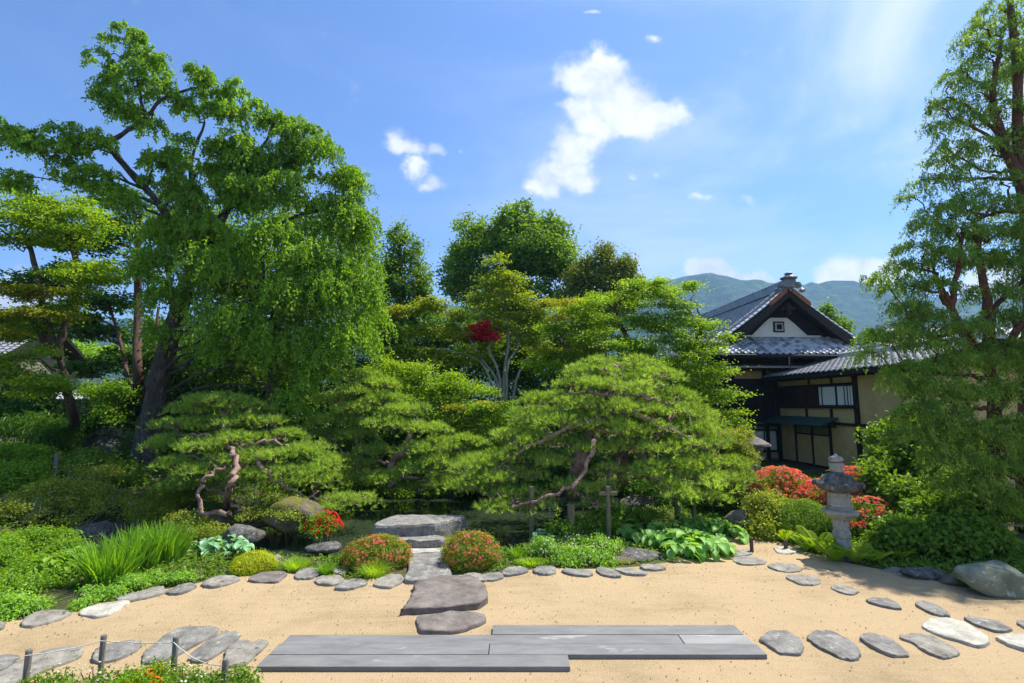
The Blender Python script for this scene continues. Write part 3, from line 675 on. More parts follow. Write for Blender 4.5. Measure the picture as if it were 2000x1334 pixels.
    for yv in (.3, .4): m.v += [(x, yv, z) for x, z in gp] + [(2.35, yv, 5.2), (-2.35, yv, 5.2)]
    n = len(gp) + 2; m.f += [tuple(range(n))[::-1], tuple(range(n, 2 * n))]; gw = bld(m, 'gable_shade_wall', 'timber')
    m = MB(); gq = [(-1.2, 5.47), (1.2, 5.47), (.9, 5.75), (.62, 6.02), (.36, 6.22), (-.36, 6.22), (-.62, 6.02), (-.9, 5.75)]; m.add([(x, .26, z) for x, z in gq] + [(x, .298, z) for x, z in gq], [tuple(range(8)), tuple(range(8, 16))[::-1]] + [(i, i + 8, (i + 1) % 8 + 8, (i + 1) % 8) for i in range(8)]); bld(m, 'gable_plaster', 'plaster', gw)
    box('gable_sill', 'plaster', (-1.75, .2, 5.40), (1.75, .296, 5.47), gw)
    box('gable_window_frame', 'timber', (-.27, .23, 5.6), (.21, .258, 6.06), gw)
    box('gable_window_board', 'plaster_grey', (-.21, .21, 5.66), (.15, .228, 6.0), gw); box('window_opening', 'black', (-.13, .19, 5.72), (.08, .208, 5.93), gw)
    m = MB(); m.lathe([(.02, 6.2), (.16, 6.28), (.1, 6.42), (.2, 6.52), (.05, 6.75)], 7, (0, -.40)); m.box((-.3, -.46, 6.44), (.3, -.36, 6.53)); bld(m, 'gable_pendant', 'timber', gw)
    # gutter and downpipe
    Vg, Fg = tubes([(np.array([(-4.1, -1.3, E0 - .10), (0, -1.3, E0 - .12), (4.2, -1.3, E0 - .13)]), .05)], 8); link('gutter', np_mesh('gutter', Vg, Fg, None, True), MAT['timber'], root)
    pp = [(-.12, -1.3, E0 - .15), (-.12, -1.28, E0 - .5), (.12, -1.0, E0 - .72), (.14, -.98, 3.5)]
    Vg, Fg = tubes([(np.array(pp), .035)], 8); link('downpipe', np_mesh('downpipe', Vg, Fg, None, True), MAT['copper'], root)
    for sg in (-1, 1): box('eave_fascia', 'timber', (-4.0, -1.19 if sg < 0 else 12.4, E0 - .2), (4.0, -1.13 if sg < 0 else 12.46, E0 - .08)) if sg < 0 else None
    m = MB()
    for x in np.arange(-3.9, 4, .3): m.add([(x, -1.15, E0 - .2), (x + .06, -1.15, E0 - .2), (x + .06, .1, E0 + .42), (x, .1, E0 + .42), (x, -1.15, E0 - .13), (x + .06, -1.15, E0 - .13), (x + .06, .1, E0 + .5), (x, .1, E0 + .5)],
                                          [(0, 3, 2, 1), (4, 5, 6, 7), (0, 1, 5, 4), (1, 2, 6, 5), (3, 0, 4, 7)])
    bld(m, 'rafters', 'timber')
    # --- wing, running towards the pond
    WY = -7.1
    wing = box('wing_wall', 'ochre', (.06, WY, .25), (3.8, -.04, 3.75), bevel=0, label='ochre plaster wall of the wing')
    def yat(px, py): return loc(px, py, x=0.0)[1]
    def wb(name, mat, ya, yb, za, zb, d0=0.0, d1=.055, par=wing, **k): return box(name, mat, (d0, min(ya, yb), za), (d1, max(ya, yb), zb), par, **k)
    yc = yat(1677, 850); y0 = -.04
    for yv in (y0 - .07, yc, WY + .1): wb('post', 'timber', yv - .07, yv + .07, .26, 3.6, -.045)
    wb('beam', 'timber', y0 - .15, WY, 1.90, 1.99, -.02); wb('beam', 'timber', y0 - .15, yc + .08, 2.46, 2.54, -.02); wb('beam', 'timber', y0 - .15, yc + .08, 3.24, 3.31, -.02)
    wb('sill_board', 'timber', y0 - .15, WY, .2, .45, -.05)
    for px in (1574, 1622): yv = yat(px, 800); wb('post', 'timber', yv - .035, yv + .035, 2.0, 2.45, -.01)
    for px in (1578, 1622): yv = yat(px, 740); wb('post', 'timber', yv - .03, yv + .03, 3.32, 3.6, -.01)
    ya = yat(1598, 780)
    for q in range(4):
        s0 = y0 - .16 + (ya - y0 + .16) * q / 4; s1 = y0 - .16 + (ya - y0 + .16) * (q + 1) / 4
        wb('sliding_panel', 'timber_red' if q > 1 else 'timber', s0 - .01, s1 + .01, 2.545, 3.235, .0)
    wf = wb('window_frame', 'timber', ya, yc + .08, 2.545, 3.235, .02)
    for a, b in ((1600, 1604), (1607, 1631), (1636, 1648), (1651, 1654), (1657, 1660), (1662, 1666)):
        o = box('shoji_pane', 'shoji', (.0, yat(b, 780), 2.58), (.018, yat(a, 780), 3.2), wf, bevel=0)
    # canopy of green copper over the low door
    c0, c1 = y0 - .02, yat(1629, 835) - .25
    m = MB(); m.add([(.0, c0, 2.16), (.0, c1, 2.16), (-.62, c1, 1.93), (-.62, c0, 1.93), (.0, c0, 2.11), (.0, c1, 2.11), (-.62, c1, 1.87), (-.62, c0, 1.87)],
                    [(0, 1, 2, 3), (4, 7, 6, 5), (0, 4, 5, 1), (1, 5, 6, 2), (2, 6, 7, 3), (3, 7, 4, 0)])
    bld(m, 'canopy', 'copper_green', wing)
    for yv in (c0 - .2, c1 + .15): box('canopy_bracket', 'timber', (-.5, yv - .02, 1.83), (-.0, yv + .02, 1.89), wing)
    yd = [yat(p, 880) for p in (1556, 1588, 1623)]
    for yv in yd: wb('door_post', 'timber', yv - .03, yv + .03, .46, 1.9, -.025)
    wb('door_rail', 'timber', yd[0], yd[2], 1.50, 1.55, -.02); wb('door_rail', 'timber', yd[0], yd[2], 1.80, 1.86, -.02)
    for a, b in zip(yd[:-1], yd[1:]):
        mid = (a + b) / 2
        for s0, s1 in ((a - .05, mid + .02), (mid - .02, b + .05)): wb('transom_pane', 'green_glass', s0, s1, 1.56, 1.79, .02)
        wb('door', 'ochre', a - .04, b + .04, .47, 1.49, .015)
    # wing roof: shallow gable, eave on the near side
    ex0, rx_, zx0, zr = -.55, 1.9, 3.66, 4.34
    m = MB()
    for sgn, xe in ((-1, ex0), (1, 4.35)):
        m.add([(xe, .0, zx0), (rx_, .0, zr), (rx_, WY - .5, zr), (xe, WY - .5, zx0), (xe, 0, zx0 - .1), (rx_, 0, zr - .1), (rx_, WY - .5, zr - .1), (xe, WY - .5, zx0 - .1)],
              [(0, 1, 2, 3), (4, 7, 6, 5), (0, 4, 5, 1), (1, 5, 6, 2), (2, 6, 7, 3), (3, 7, 4, 0)])
    wr = bld(m, 'wing_roof', 'timber')
    Vs, Fs, cnt = [], [], 0; dl = np.array((rx_ - ex0, 0, zr - zx0)); ll = np.linalg.norm(dl); ax = dl / ll; up = np.array((-ax[2], 0, ax[0]))
    for q in range(int(ll / .225)):
        for y in np.arange(WY - .5, -.28, .265):
            for flip in (0, 1):
                V = np.array((ex0 - .03, y, zx0 + .012)) + TV[:, :1] * np.array((0, 1, 0)) + (TV[:, 1:2] + q * .225) * ax + (TV[:, 2:3] * .8 + random.uniform(-.004, .005)) * up
                if flip: V[:, 0] = 2 * rx_ - V[:, 0]
                Vs.append(V); Fs.append(TF + cnt); cnt += len(TV)
    link('wing_roof_tiles', np_mesh('wing_roof_tiles', np.concatenate(Vs), np.concatenate(Fs), None, True), MAT['shingle'], wr, 'stuff')
    ridge('wing_ridge', [(rx_, 0, zr), (rx_, WY - .5, zr)], .26, .2, wr, 'tile_pale')
    m = MB()
    for y in np.arange(WY - .4, -.1, .35): m.box((ex0 + .04, y, zx0 - .16), (.1, y + .05, zx0 - .105))
    bld(m, 'wing_rafters', 'timber')
    m = MB(); m.box((ex0 - .02, WY - .5, zx0 - .13), (ex0 + .03, 0, zx0 - .0)); bld(m, 'wing_fascia', 'timber')
    for ch in root.children:
        if ch.name.split('.')[0] in ('roof', 'skirt_roof', 'ridge', 'hip_ridge', 'descending_ridge', 'gable_shade_wall', 'gutter', 'eave_fascia', 'rafters'): ch.location.x += .5
    return root
hall()

def simple_house(name, label, cat, px, Y, w, d, wall_h, roof_h, rz, wall='plaster', z=0.0, windows=3, tile='tile', eave=.7):
    c = D(px, 800, Y); root = thing(name, (c[0], c[1], z), label, cat, rz=R(rz))
    def bld(b, n, mt, par=root, kind=None): return b.build(n, MAT[mt], par, kind, shift=False)
    m = MB(); m.box((-w / 2, -d / 2, -.3), (w / 2, d / 2, wall_h)); 
    m.add([(-w / 2, -d / 2, wall_h), (-w / 2, d / 2, wall_h), (-w / 2, 0, wall_h + roof_h * .85)], [(0, 2, 1)]); m.add([(w / 2, -d / 2, wall_h), (w / 2, d / 2, wall_h), (w / 2, 0, wall_h + roof_h * .85)], [(0, 1, 2)])
    wl = bld(m, 'wall', wall)
    for k in range(windows):
        x = -w / 2 + w * (k + .5) / windows
        m = MB(); m.box((x - .5, -d / 2 - .04, wall_h * .45), (x + .5, -d / 2 - .003, wall_h * .8)); f = bld(m, 'window_frame', 'timber')
        m = MB(); m.box((x - .44, -d / 2 - .06, wall_h * .48), (x - .02, -d / 2 - .042, wall_h * .77)); m.box((x + .02, -d / 2 - .06, wall_h * .48), (x + .44, -d / 2 - .042, wall_h * .77)); bld(m, 'pane', 'glass', f)
    m = MB(); e = eave; hw = d / 2 + e; ez = wall_h - roof_h * e / (d / 2) * .5
    for sg in (-1, 1):
        a = [(-w / 2 - e, sg * hw, ez), (w / 2 + e, sg * hw, ez), (w / 2 + e, 0, wall_h + roof_h), (-w / 2 - e, 0, wall_h + roof_h)]
        m.add(a + [(x, y, zz - .12) for x, y, zz in a], [(0, 1, 2, 3), (4, 7, 6, 5), (0, 4, 5, 1), (1, 5, 6, 2), (2, 6, 7, 3), (3, 7, 4, 0)])
    rf = bld(m, 'roof', 'timber')
    Vs, Fs, cnt = [], [], 0
    dl = np.array((0, hw, wall_h + roof_h - ez)); ll = np.linalg.norm(dl); dl = dl / ll; up = np.array((0, -dl[2], dl[1]))
    xs = np.linspace(-w / 2 - e, w / 2 + e, int((w + 2 * e) / .28) * 4 + 1); prof = np.tile(np.array([.0, .015, .055, .05]), len(xs) // 4 + 1)[:len(xs)]
    rows = int(ll / .25)
    for q in range(rows):
        for sg in (1, -1):
            b0 = np.array((0, -hw, ez + .01)) + dl * (q * ll / rows); b1 = b0 + dl * (ll / rows + .02)
            V = []
            for bb, dz in ((b0, .045), (b1, .01)): V += [bb + np.array((x, 0, 0)) + up * (pz + dz) for x, pz in zip(xs, prof)]
            V += [b0 + np.array((x, 0, 0)) for x in xs]; V = np.array(V)
            if sg < 0: V[:, 1] *= -1
            n = len(xs); i = np.arange(n - 1)
            Fs.append(np.concatenate([np.stack([i, i + 1, n + i + 1, n + i], 1), np.stack([2 * n + i, 2 * n + i + 1, i + 1, i], 1)]) + cnt); Vs.append(V); cnt += len(V)
    link('roof_tiles', np_mesh('roof_tiles', np.concatenate(Vs), np.concatenate(Fs)), MAT[tile], rf, 'stuff')
    m = MB(); m.box((-w / 2 - e, -.16, wall_h + roof_h - .02), (w / 2 + e, .16, wall_h + roof_h + .22)); bld(m, 'ridge', tile, rf)
    return root
simple_house('storehouse', 'white plastered storehouse, coloured dim for shade, with dark tiled roof behind the maple at the left edge', 'storehouse', -150, 24, 9, 6, 4.0, 2.0, 8, 'plaster_dimmed', .4, 2, 'tile_dark')
simple_house('neighbouring_house', 'long grey tiled house glimpsed between the branches of the cypress on the right', 'house', 1990, 31, 14, 8, 5.0, 2.3, -4, 'plaster', 0, 6, 'tile')
simple_house('garden_wall', 'low garden wall capped with grey tiles behind the leaning cherry trunk', 'wall', 250, 22, 8, .5, 2.7, .38, -6, 'plaster_dimmed', .35, 0, 'tile_pale', .35)
simple_house('white_shed', 'small white walled shed behind the red cypress trunk', 'shed', 1890, 24, 4.2, 3, 2.9, .9, 0, 'plaster', 0, 1, 'tile')

# ------------------------------------------------------------------ stones
def flat_stone(pts, label, mat='stone', h=.07, name='stepping_stone', cat='stepping stone', group='stepping stones set in the sand', z=0.0, rough=.012, per=44, shrink=.92):
    w = np.array([P(x, y, z + h)[:2] for x, y in pts]); o = w.mean(0); w = catmull_closed(w, per) - o
    if np.cross(np.append(w[0], 0), np.append(w[3], 0))[2] < 0: w = w[::-1]
    n = len(w); aa_ = np.linspace(0, 6.283, n, endpoint=False); ph = rng.random(4) * 6; w = w * (1 + .016 * rng.normal(size=(n, 1)) + (.022 * np.sin(aa_ * 5 + ph[0]) + .018 * np.sin(aa_ * 8 + ph[1]) + .012 * np.sin(aa_ * 13 + ph[2]))[:, None]); sc = np.sqrt(np.abs(w).max())
    rings = [(1.01, -.05 - z * 0), (1.012, h * .35), (.995, h * .75), (shrink + .035, h * .96), (shrink - .05, h), (.6, h * 1.04), (.3, h * 1.03)]
    V = []
    for k, (s, zz) in enumerate(rings):
        q = w * s; nz = wob(np.concatenate([q * 2.5 + o, np.full((n, 1), k * .3)], 1), 2.2) * rough * (1 if k > 1 else .3) + (.35 * rough * np.sign(np.sin(q[:, 0] * 17 + q[:, 1] * 9 + ph[3])) if k > 3 else 0)
        jj = rng.normal(size=n) * rough * .25
        V += [(a, b, zz + c + d) for (a, b), c, d in zip(q, nz, jj)]
    V.append((0, 0, h * 1.03)); k = len(rings)
    F = [(i * n + j, i * n + (j + 1) % n, (i + 1) * n + (j + 1) % n, (i + 1) * n + j) for i in range(k - 1) for j in range(n)] + [((k - 1) * n + j, (k - 1) * n + (j + 1) % n, k * n) for j in range(n)]
    me = bpy.data.meshes.new(name); me.from_pydata(V, [], F); me.polygons.foreach_set('use_smooth', [True] * len(F)); me.update()
    b = link(name, me, MAT[mat]); b.location = (o[0], o[1], z); return tag(b, label, cat, group)
ST = [
 ([(-40, 1281), (0, 1279), (36, 1279), (28, 1290), (0, 1307), (-40, 1312)], 'grey stepping stone cut off by the left edge, beyond the leftmost post', 'stone'),
 ([(-40, 1334), (0, 1308), (56, 1282), (100, 1266), (130, 1262), (162, 1263), (160, 1276), (145, 1285), (100, 1302), (40, 1330), (0, 1350)], 'long grey stepping stone directly behind the leftmost wooden post', 'stone_mauve'),
 ([(181, 1284), (184, 1272), (196, 1262), (224, 1254), (260, 1249), (276, 1251), (273, 1261), (252, 1276), (207, 1290), (187, 1290)], 'smooth blue-grey oval stepping stone behind the second post from the left', 'stone'),
 ([(277, 1284), (283, 1272), (297, 1259), (330, 1234), (361, 1224), (398, 1221), (427, 1226), (420, 1237), (378, 1259), (330, 1284), (300, 1290), (280, 1290)], 'largest grey stepping stone of the left row with diagonal furrows', 'stone'),
 ([(370, 1281), (392, 1259), (437, 1234), (462, 1233), (468, 1241), (448, 1259), (406, 1286), (386, 1289), (371, 1287)], 'narrow slanted stepping stone right of the largest furrowed stone', 'stone'),
 ([(438, 1284), (448, 1259), (470, 1248), (495, 1251), (512, 1248), (523, 1255), (504, 1273), (484, 1290), (454, 1299), (440, 1292)], 'notched stepping stone nearest the left end of the slate paving', 'stone_mauve'),
 ([(1483, 1247), (1504, 1231), (1537, 1233), (1562, 1247), (1569, 1264), (1559, 1274), (1526, 1273), (1497, 1256)], 'rounded grey stepping stone nearest the right end of the slate paving', 'stone'),
 ([(1577, 1242), (1595, 1230), (1631, 1235), (1668, 1253), (1680, 1273), (1675, 1282), (1653, 1284), (1610, 1267), (1584, 1251)], 'second stepping stone to the right of the slate paving, rough lower rim', 'stone'),
 ([(1679, 1242), (1689, 1236), (1718, 1238), (1748, 1251), (1773, 1273), (1769, 1278), (1740, 1277), (1700, 1260)], 'third stepping stone to the right of the slate paving', 'stone'),
 ([(1758, 1242), (1777, 1235), (1813, 1239), (1849, 1255), (1873, 1273), (1860, 1278), (1835, 1281), (1798, 1264), (1784, 1253)], 'fourth stepping stone right of the paving, brownish beside the pale boulder slab', 'stone_mauve'),
 ([(1802, 1220), (1816, 1207), (1849, 1206), (1893, 1218), (1922, 1238), (1934, 1249), (1918, 1260), (1882, 1253), (1835, 1238), (1809, 1227)], 'large pale cream stepping stone on the right with a cracked rim', 'stone_pale'),
 ([(1945, 1244), (1958, 1238), (2010, 1238), (2045, 1262), (2010, 1268), (1972, 1258)], 'pale stepping stone cut off by the right edge', 'stone_pale'),
 ([(1432, 1089), (1450, 1086), (1475, 1087), (1497, 1094), (1490, 1100), (1460, 1102), (1438, 1098)], 'thin brown stepping stone at the foot of the short stake by the hostas', 'stone_mauve'),
 ([(1420, 1076), (1440, 1073), (1462, 1074), (1468, 1080), (1452, 1084), (1430, 1084)], 'small brown stepping stone nearest the boulder and hostas', 'stone_mauve'),
 ([(1499, 1104), (1515, 1099), (1544, 1100), (1566, 1109), (1555, 1115), (1523, 1114)], 'brown stepping stone in the curved row, third from the hostas', 'stone_mauve'),
 ([(1535, 1125), (1553, 1122), (1580, 1123), (1600, 1130), (1602, 1136), (1588, 1141), (1559, 1139)], 'brown stepping stone in the curved row, nearest in front of the ferns', 'stone_mauve'),
 ([(1622, 1145), (1639, 1141), (1660, 1146), (1677, 1153), (1668, 1159), (1646, 1157)], 'small brown stepping stone at the edge of the tree shade', 'stone_mauve'),
 ([(1692, 1169), (1711, 1165), (1737, 1169), (1758, 1182), (1755, 1187), (1726, 1182), (1700, 1175)], 'stepping stone half in tree shade, two beyond the pale cream one', 'stone'),
 ([(1787, 1177), (1802, 1173), (1827, 1180), (1853, 1197), (1845, 1201), (1813, 1193)], 'shaded slanting stepping stone just beyond the pale cream one', 'stone'),
 ([(1882, 1204), (1922, 1207), (1958, 1216), (1975, 1227), (1951, 1231), (1911, 1220)], 'long bluish stepping stone in dappled shade right of the cream one', 'stone'),
 ([(1985, 1213), (2010, 1211), (2040, 1222), (2010, 1226)], 'small stepping stone in shade at the right edge', 'stone'),
 ([(1512, 1069), (1530, 1067), (1551, 1071), (1555, 1077), (1540, 1080), (1520, 1078)], 'small white stone beside the short stake in front of the ferns', 'stone_pale'),
]
for pts, lb, mt in ST: flat_stone(pts, lb, mt, h=.036 if pts[0][1] > 1160 else .028, shrink=.955)
EDG = [
 ([(-40, 1216), (-10, 1212), (10, 1217), (0, 1226), (-40, 1230)], 'edging stone at the very left edge of the sand', 'stone_mauve'),
 ([(42, 1212), (60, 1200), (80, 1192), (124, 1191), (138, 1196), (112, 1208), (56, 1221)], 'pinkish edging stone below the lime green hydrangea leaves', 'stone_mauve'),
 ([(156, 1194), (180, 1182), (224, 1174), (252, 1172), (236, 1186), (212, 1198), (184, 1202)], 'whitest edging stone, leaf shaped, on the left curve of the sand', 'stone_pale'),
 ([(230, 1164), (256, 1158), (304, 1145), (320, 1146), (318, 1156), (272, 1168), (236, 1172)], 'long grey edging stone right after the white one', 'stone_mauve'),
 ([(324, 1154), (344, 1144), (368, 1138), (382, 1142), (376, 1148), (352, 1157), (332, 1157)], 'small smooth grey edging stone below the iris bed', 'stone'),
 ([(394, 1138), (420, 1126), (448, 1123), (468, 1128), (448, 1138), (412, 1145)], 'grey edging stone just left of the yellow moss mound', 'stone_mauve'),
 ([(486, 1129), (500, 1121), (530, 1114), (560, 1118), (552, 1127), (541, 1134), (500, 1134)], 'brown edging stone in front of the yellow moss mound', 'stone_brown'),
 ([(575, 1125), (585, 1112), (600, 1109), (626, 1109), (626, 1117), (608, 1127), (590, 1128)], 'light grey edging stone between the two nearer grass tufts', 'stone'),
 ([(615, 1132), (626, 1125), (659, 1123), (670, 1129), (662, 1138), (631, 1140)], 'flat mauve edging stone in front of the small middle grass tuft', 'stone_mauve'),
 ([(655, 1147), (667, 1136), (697, 1129), (717, 1136), (706, 1142), (678, 1149)], 'grey edging stone below the left azalea ball, closest to the court', 'stone'),
 ([(648, 1110), (660, 1105), (672, 1106), (678, 1113), (667, 1120), (652, 1117)], 'small pale edging stone at the water beside the left azalea ball', 'stone'),
 ([(730, 1139), (750, 1124), (777, 1121), (790, 1129), (775, 1140), (755, 1146)], 'tan edging stone between the grass tuft and the slate path', 'stone_mauve'),
 ([(939, 1125), (954, 1119), (978, 1119), (983, 1125), (965, 1131), (945, 1130)], 'small edging stone in front of the right azalea ball', 'stone'),
 ([(980, 1117), (990, 1108), (1017, 1106), (1032, 1113), (1014, 1119), (990, 1122)], 'grey edging stone just right of the right azalea ball', 'stone'),
 ([(1041, 1112), (1056, 1105), (1080, 1105), (1086, 1114), (1071, 1120), (1050, 1118)], 'edging stone with a yellowish crown left of the white flowered ground cover', 'stone'),
 ([(1098, 1114), (1110, 1109), (1146, 1113), (1158, 1119), (1146, 1123), (1116, 1120)], 'flat edging stone in front of the white flowered ground cover', 'stone'),
 ([(1164, 1109), (1179, 1107), (1200, 1113), (1213, 1122), (1203, 1125), (1175, 1120)], 'slanting edging stone at the right end of the ground cover', 'stone'),
 ([(1200, 1110), (1230, 1110), (1263, 1116), (1255, 1121), (1224, 1119)], 'thin weathered edging stone in front of the dark rocks', 'stone_mauve'),
 ([(1251, 1103), (1281, 1101), (1299, 1106), (1290, 1111), (1260, 1110)], 'last edging stone of the row, left of the hosta leaves', 'stone_mauve'),
 ([(905, 1121), (925, 1118), (945, 1124), (950, 1131), (930, 1133), (910, 1128)], 'small tan stone tucked behind the big boulder slab', 'stone_mauve'),
]
for pts, lb, mt in EDG: flat_stone(pts, lb, mt, .04, 'edging_stone', 'edging stone', 'edging stones along the planting', shrink=.95)
flat_stone([(788, 1186), (797, 1170), (808, 1154), (813, 1138), (835, 1130), (862, 1124), (901, 1123), (928, 1125), (942, 1135), (948, 1152), (953, 1167), (930, 1177), (880, 1183), (840, 1187), (791, 1188)],
           'big brown kite shaped boulder slab at the foot of the slate path', 'stone_brown', .085, 'boulder_slab', 'flat boulder', None, per=60, shrink=.97)
flat_stone([(813, 1214), (815, 1203), (830, 1199), (846, 1198), (862, 1197), (879, 1193), (905, 1193), (930, 1195), (948, 1200), (950, 1206), (934, 1217), (896, 1229), (860, 1231), (824, 1229)],
           'oblong dark brown stepping stone between the big slab and the paving', 'stone_brown', .05, 'stepping_stone', 'stepping stone', 'stepping stones set in the sand', per=44, shrink=.95)
flat_stone([(797, 1112), (797, 1094), (798, 1076), (832, 1073), (866, 1077), (871, 1098), (882, 1124), (860, 1131), (830, 1135), (791, 1130)], 'smooth slate path slab between the two azalea balls', 'stone', .06, 'path_slab', 'path slab', None, per=40, shrink=.96)

# slate paving: long cut planks
pv = thing('slate_paving', (P(980, 1262, 0)[0], P(980, 1262, 0)[1], 0), 'low platform of long sawn grey slate planks laid across the sand', 'paving')
ZP = .05
yl = [P(1000, y, ZP)[1] for y in (1219.5, 1238.5, 1257, 1278.5, 1302.5)]
def X(px, py): return P(px, py, ZP)[0]
xl, xr_ = X(560, 1240), X(1436, 1219.5); xm = X(962, 1222); x3 = X(1112, 1290); xj1, xj2, xj3 = X(1086, 1247), X(1330, 1247), X(955, 1268)
rows = [(yl[0], yl[1], [(xm, xr_ - .01)]), (yl[1], yl[2], [(xl + .03, xj2), (xj2, xr_)]), (yl[2], yl[3], [(xl + .01, xj3), (xj3, xr_ + .02)]), (yl[3], yl[4], [(xl, x3)])]
q = 0
for a, b, segs in rows:
    for s0, s1 in segs:
        m = MB(); dz = random.uniform(-.004, .004); m.box((s0 + .004, b + .004, -.03), (s1 - .004, a - .004, ZP + dz))
        m.build('slab', MAT['plank_pale' if q == 2 else 'plank'], pv, bevel=.006); q += 1

import mathutils
def rock(px, py, Y, rx, ry, label, mat='rock', name='rock', cat='rock', group=None, seed=0, rd=None, amp=.28, sub=4, facet=1.0, squash=1.0, rot=0):
    """irregular boulder; centre and half sizes given at depth Y"""
    import bmesh
    k = Y / 1000; c = D(px, py, Y); r = np.array((rx * k, (rd if rd else (rx + ry) * .5) * k, ry * k))
    bm = bmesh.new(); bmesh.ops.create_icosphere(bm, subdivisions=sub, radius=1); V = np.array([v.co[:] for v in bm.verts]); 
    rs = np.random.default_rng(seed + 5); pl = unit(rs.normal(size=(15, 3))); dd = rs.uniform(.55, .95, 15)
    R_ = np.ones(len(V))
    for p_, d_ in zip(pl, dd):
        dt = V @ p_; R_ = np.where(dt > .05, np.minimum(R_, 1 + (d_ / np.maximum(dt, .05) - 1) * facet), R_)
    R_ = R_ * (1 + amp * .35 * wob(V * 1.8, 1, seed) + amp * .12 * wob(V * 6, 1, seed + 3) + amp * .1 * wob(V * 15, 1, seed + 7))
    V = V * R_[:, None] * r
    a = R(rot); V = np.stack([V[:, 0] * math.cos(a) - V[:, 1] * math.sin(a), V[:, 0] * math.sin(a) + V[:, 1] * math.cos(a), V[:, 2]], 1)
    F = [[v.index for v in f.verts] for f in bm.faces]; bm.free()
    o = link(name, np_mesh(name, V, np.array(F), None, True), MAT[mat]); o.location = tuple(c); return tag(o, label, cat, group)
def Yof(px, py, z=0.0): return float(P(px, py, z)[1])
# steps at the pond
def step_slab(pts, z0, z1, label, mat, taper=.93):
    w = np.array([P(x, y, z1)[:2] for x, y in pts]); o = w.mean(0); w = catmull_closed(w, 48) - o; n = len(w)
    if np.cross(np.append(w[0], 0), np.append(w[3], 0))[2] < 0: w = w[::-1]
    h = z1 - z0; V = []
    for k, (s, zz) in enumerate([(taper, 0), (taper + .03, h * .25), (.99, h * .55), (1.0, h * .8), (.985, h * .95), (.95, h), (.6, h), (.3, h)]):
        q = w * s; nz = wob(np.concatenate([q * 3 + o, np.full((n, 1), k * .5)], 1), 3) * (.012 if k < 5 else .003) * (k > 0) + rng.normal(size=n) * .006 * (0 < k < 6)
        q = q * (1 + (rng.normal(size=(n, 1)) * .012 if k < 5 else 0)); V += [(a, b, zz + c) for (a, b), c in zip(q, nz)]
    V.append((0, 0, h)); k = 8; F = [(i * n + j, i * n + (j + 1) % n, (i + 1) * n + (j + 1) % n, (i + 1) * n + j) for i in range(k - 1) for j in range(n)] + [((k - 1) * n + j, (k - 1) * n + (j + 1) % n, k * n) for j in range(n)]
    me = bpy.data.meshes.new('stone_step'); me.from_pydata(V, [], F); me.update(); b = link('stone_step', me, MAT[mat]); b.location = (o[0], o[1], z0); tag(b, label, 'stone step')
step_slab([(727, 1024), (745, 1014), (775, 1006), (840, 1005), (903, 1005), (908, 1010), (880, 1017), (850, 1023), (790, 1026), (740, 1027)], -.34, .40, 'broad thick stone slab standing over the pond, flat grey top', 'slab_rock', .9)
step_slab([(748, 1050), (758, 1046), (810, 1045), (866, 1046), (868, 1051), (862, 1055), (800, 1056), (752, 1054)], -.3, .20, 'lower stone step between the broad slab and the slate path', 'slab_rock', .95)
step_slab([(770, 1073), (790, 1067), (830, 1066), (864, 1067), (868, 1075), (830, 1079), (785, 1079)], -.25, .075, 'lowest thin pale stone step meeting the slate path', 'stone_pale', .96)

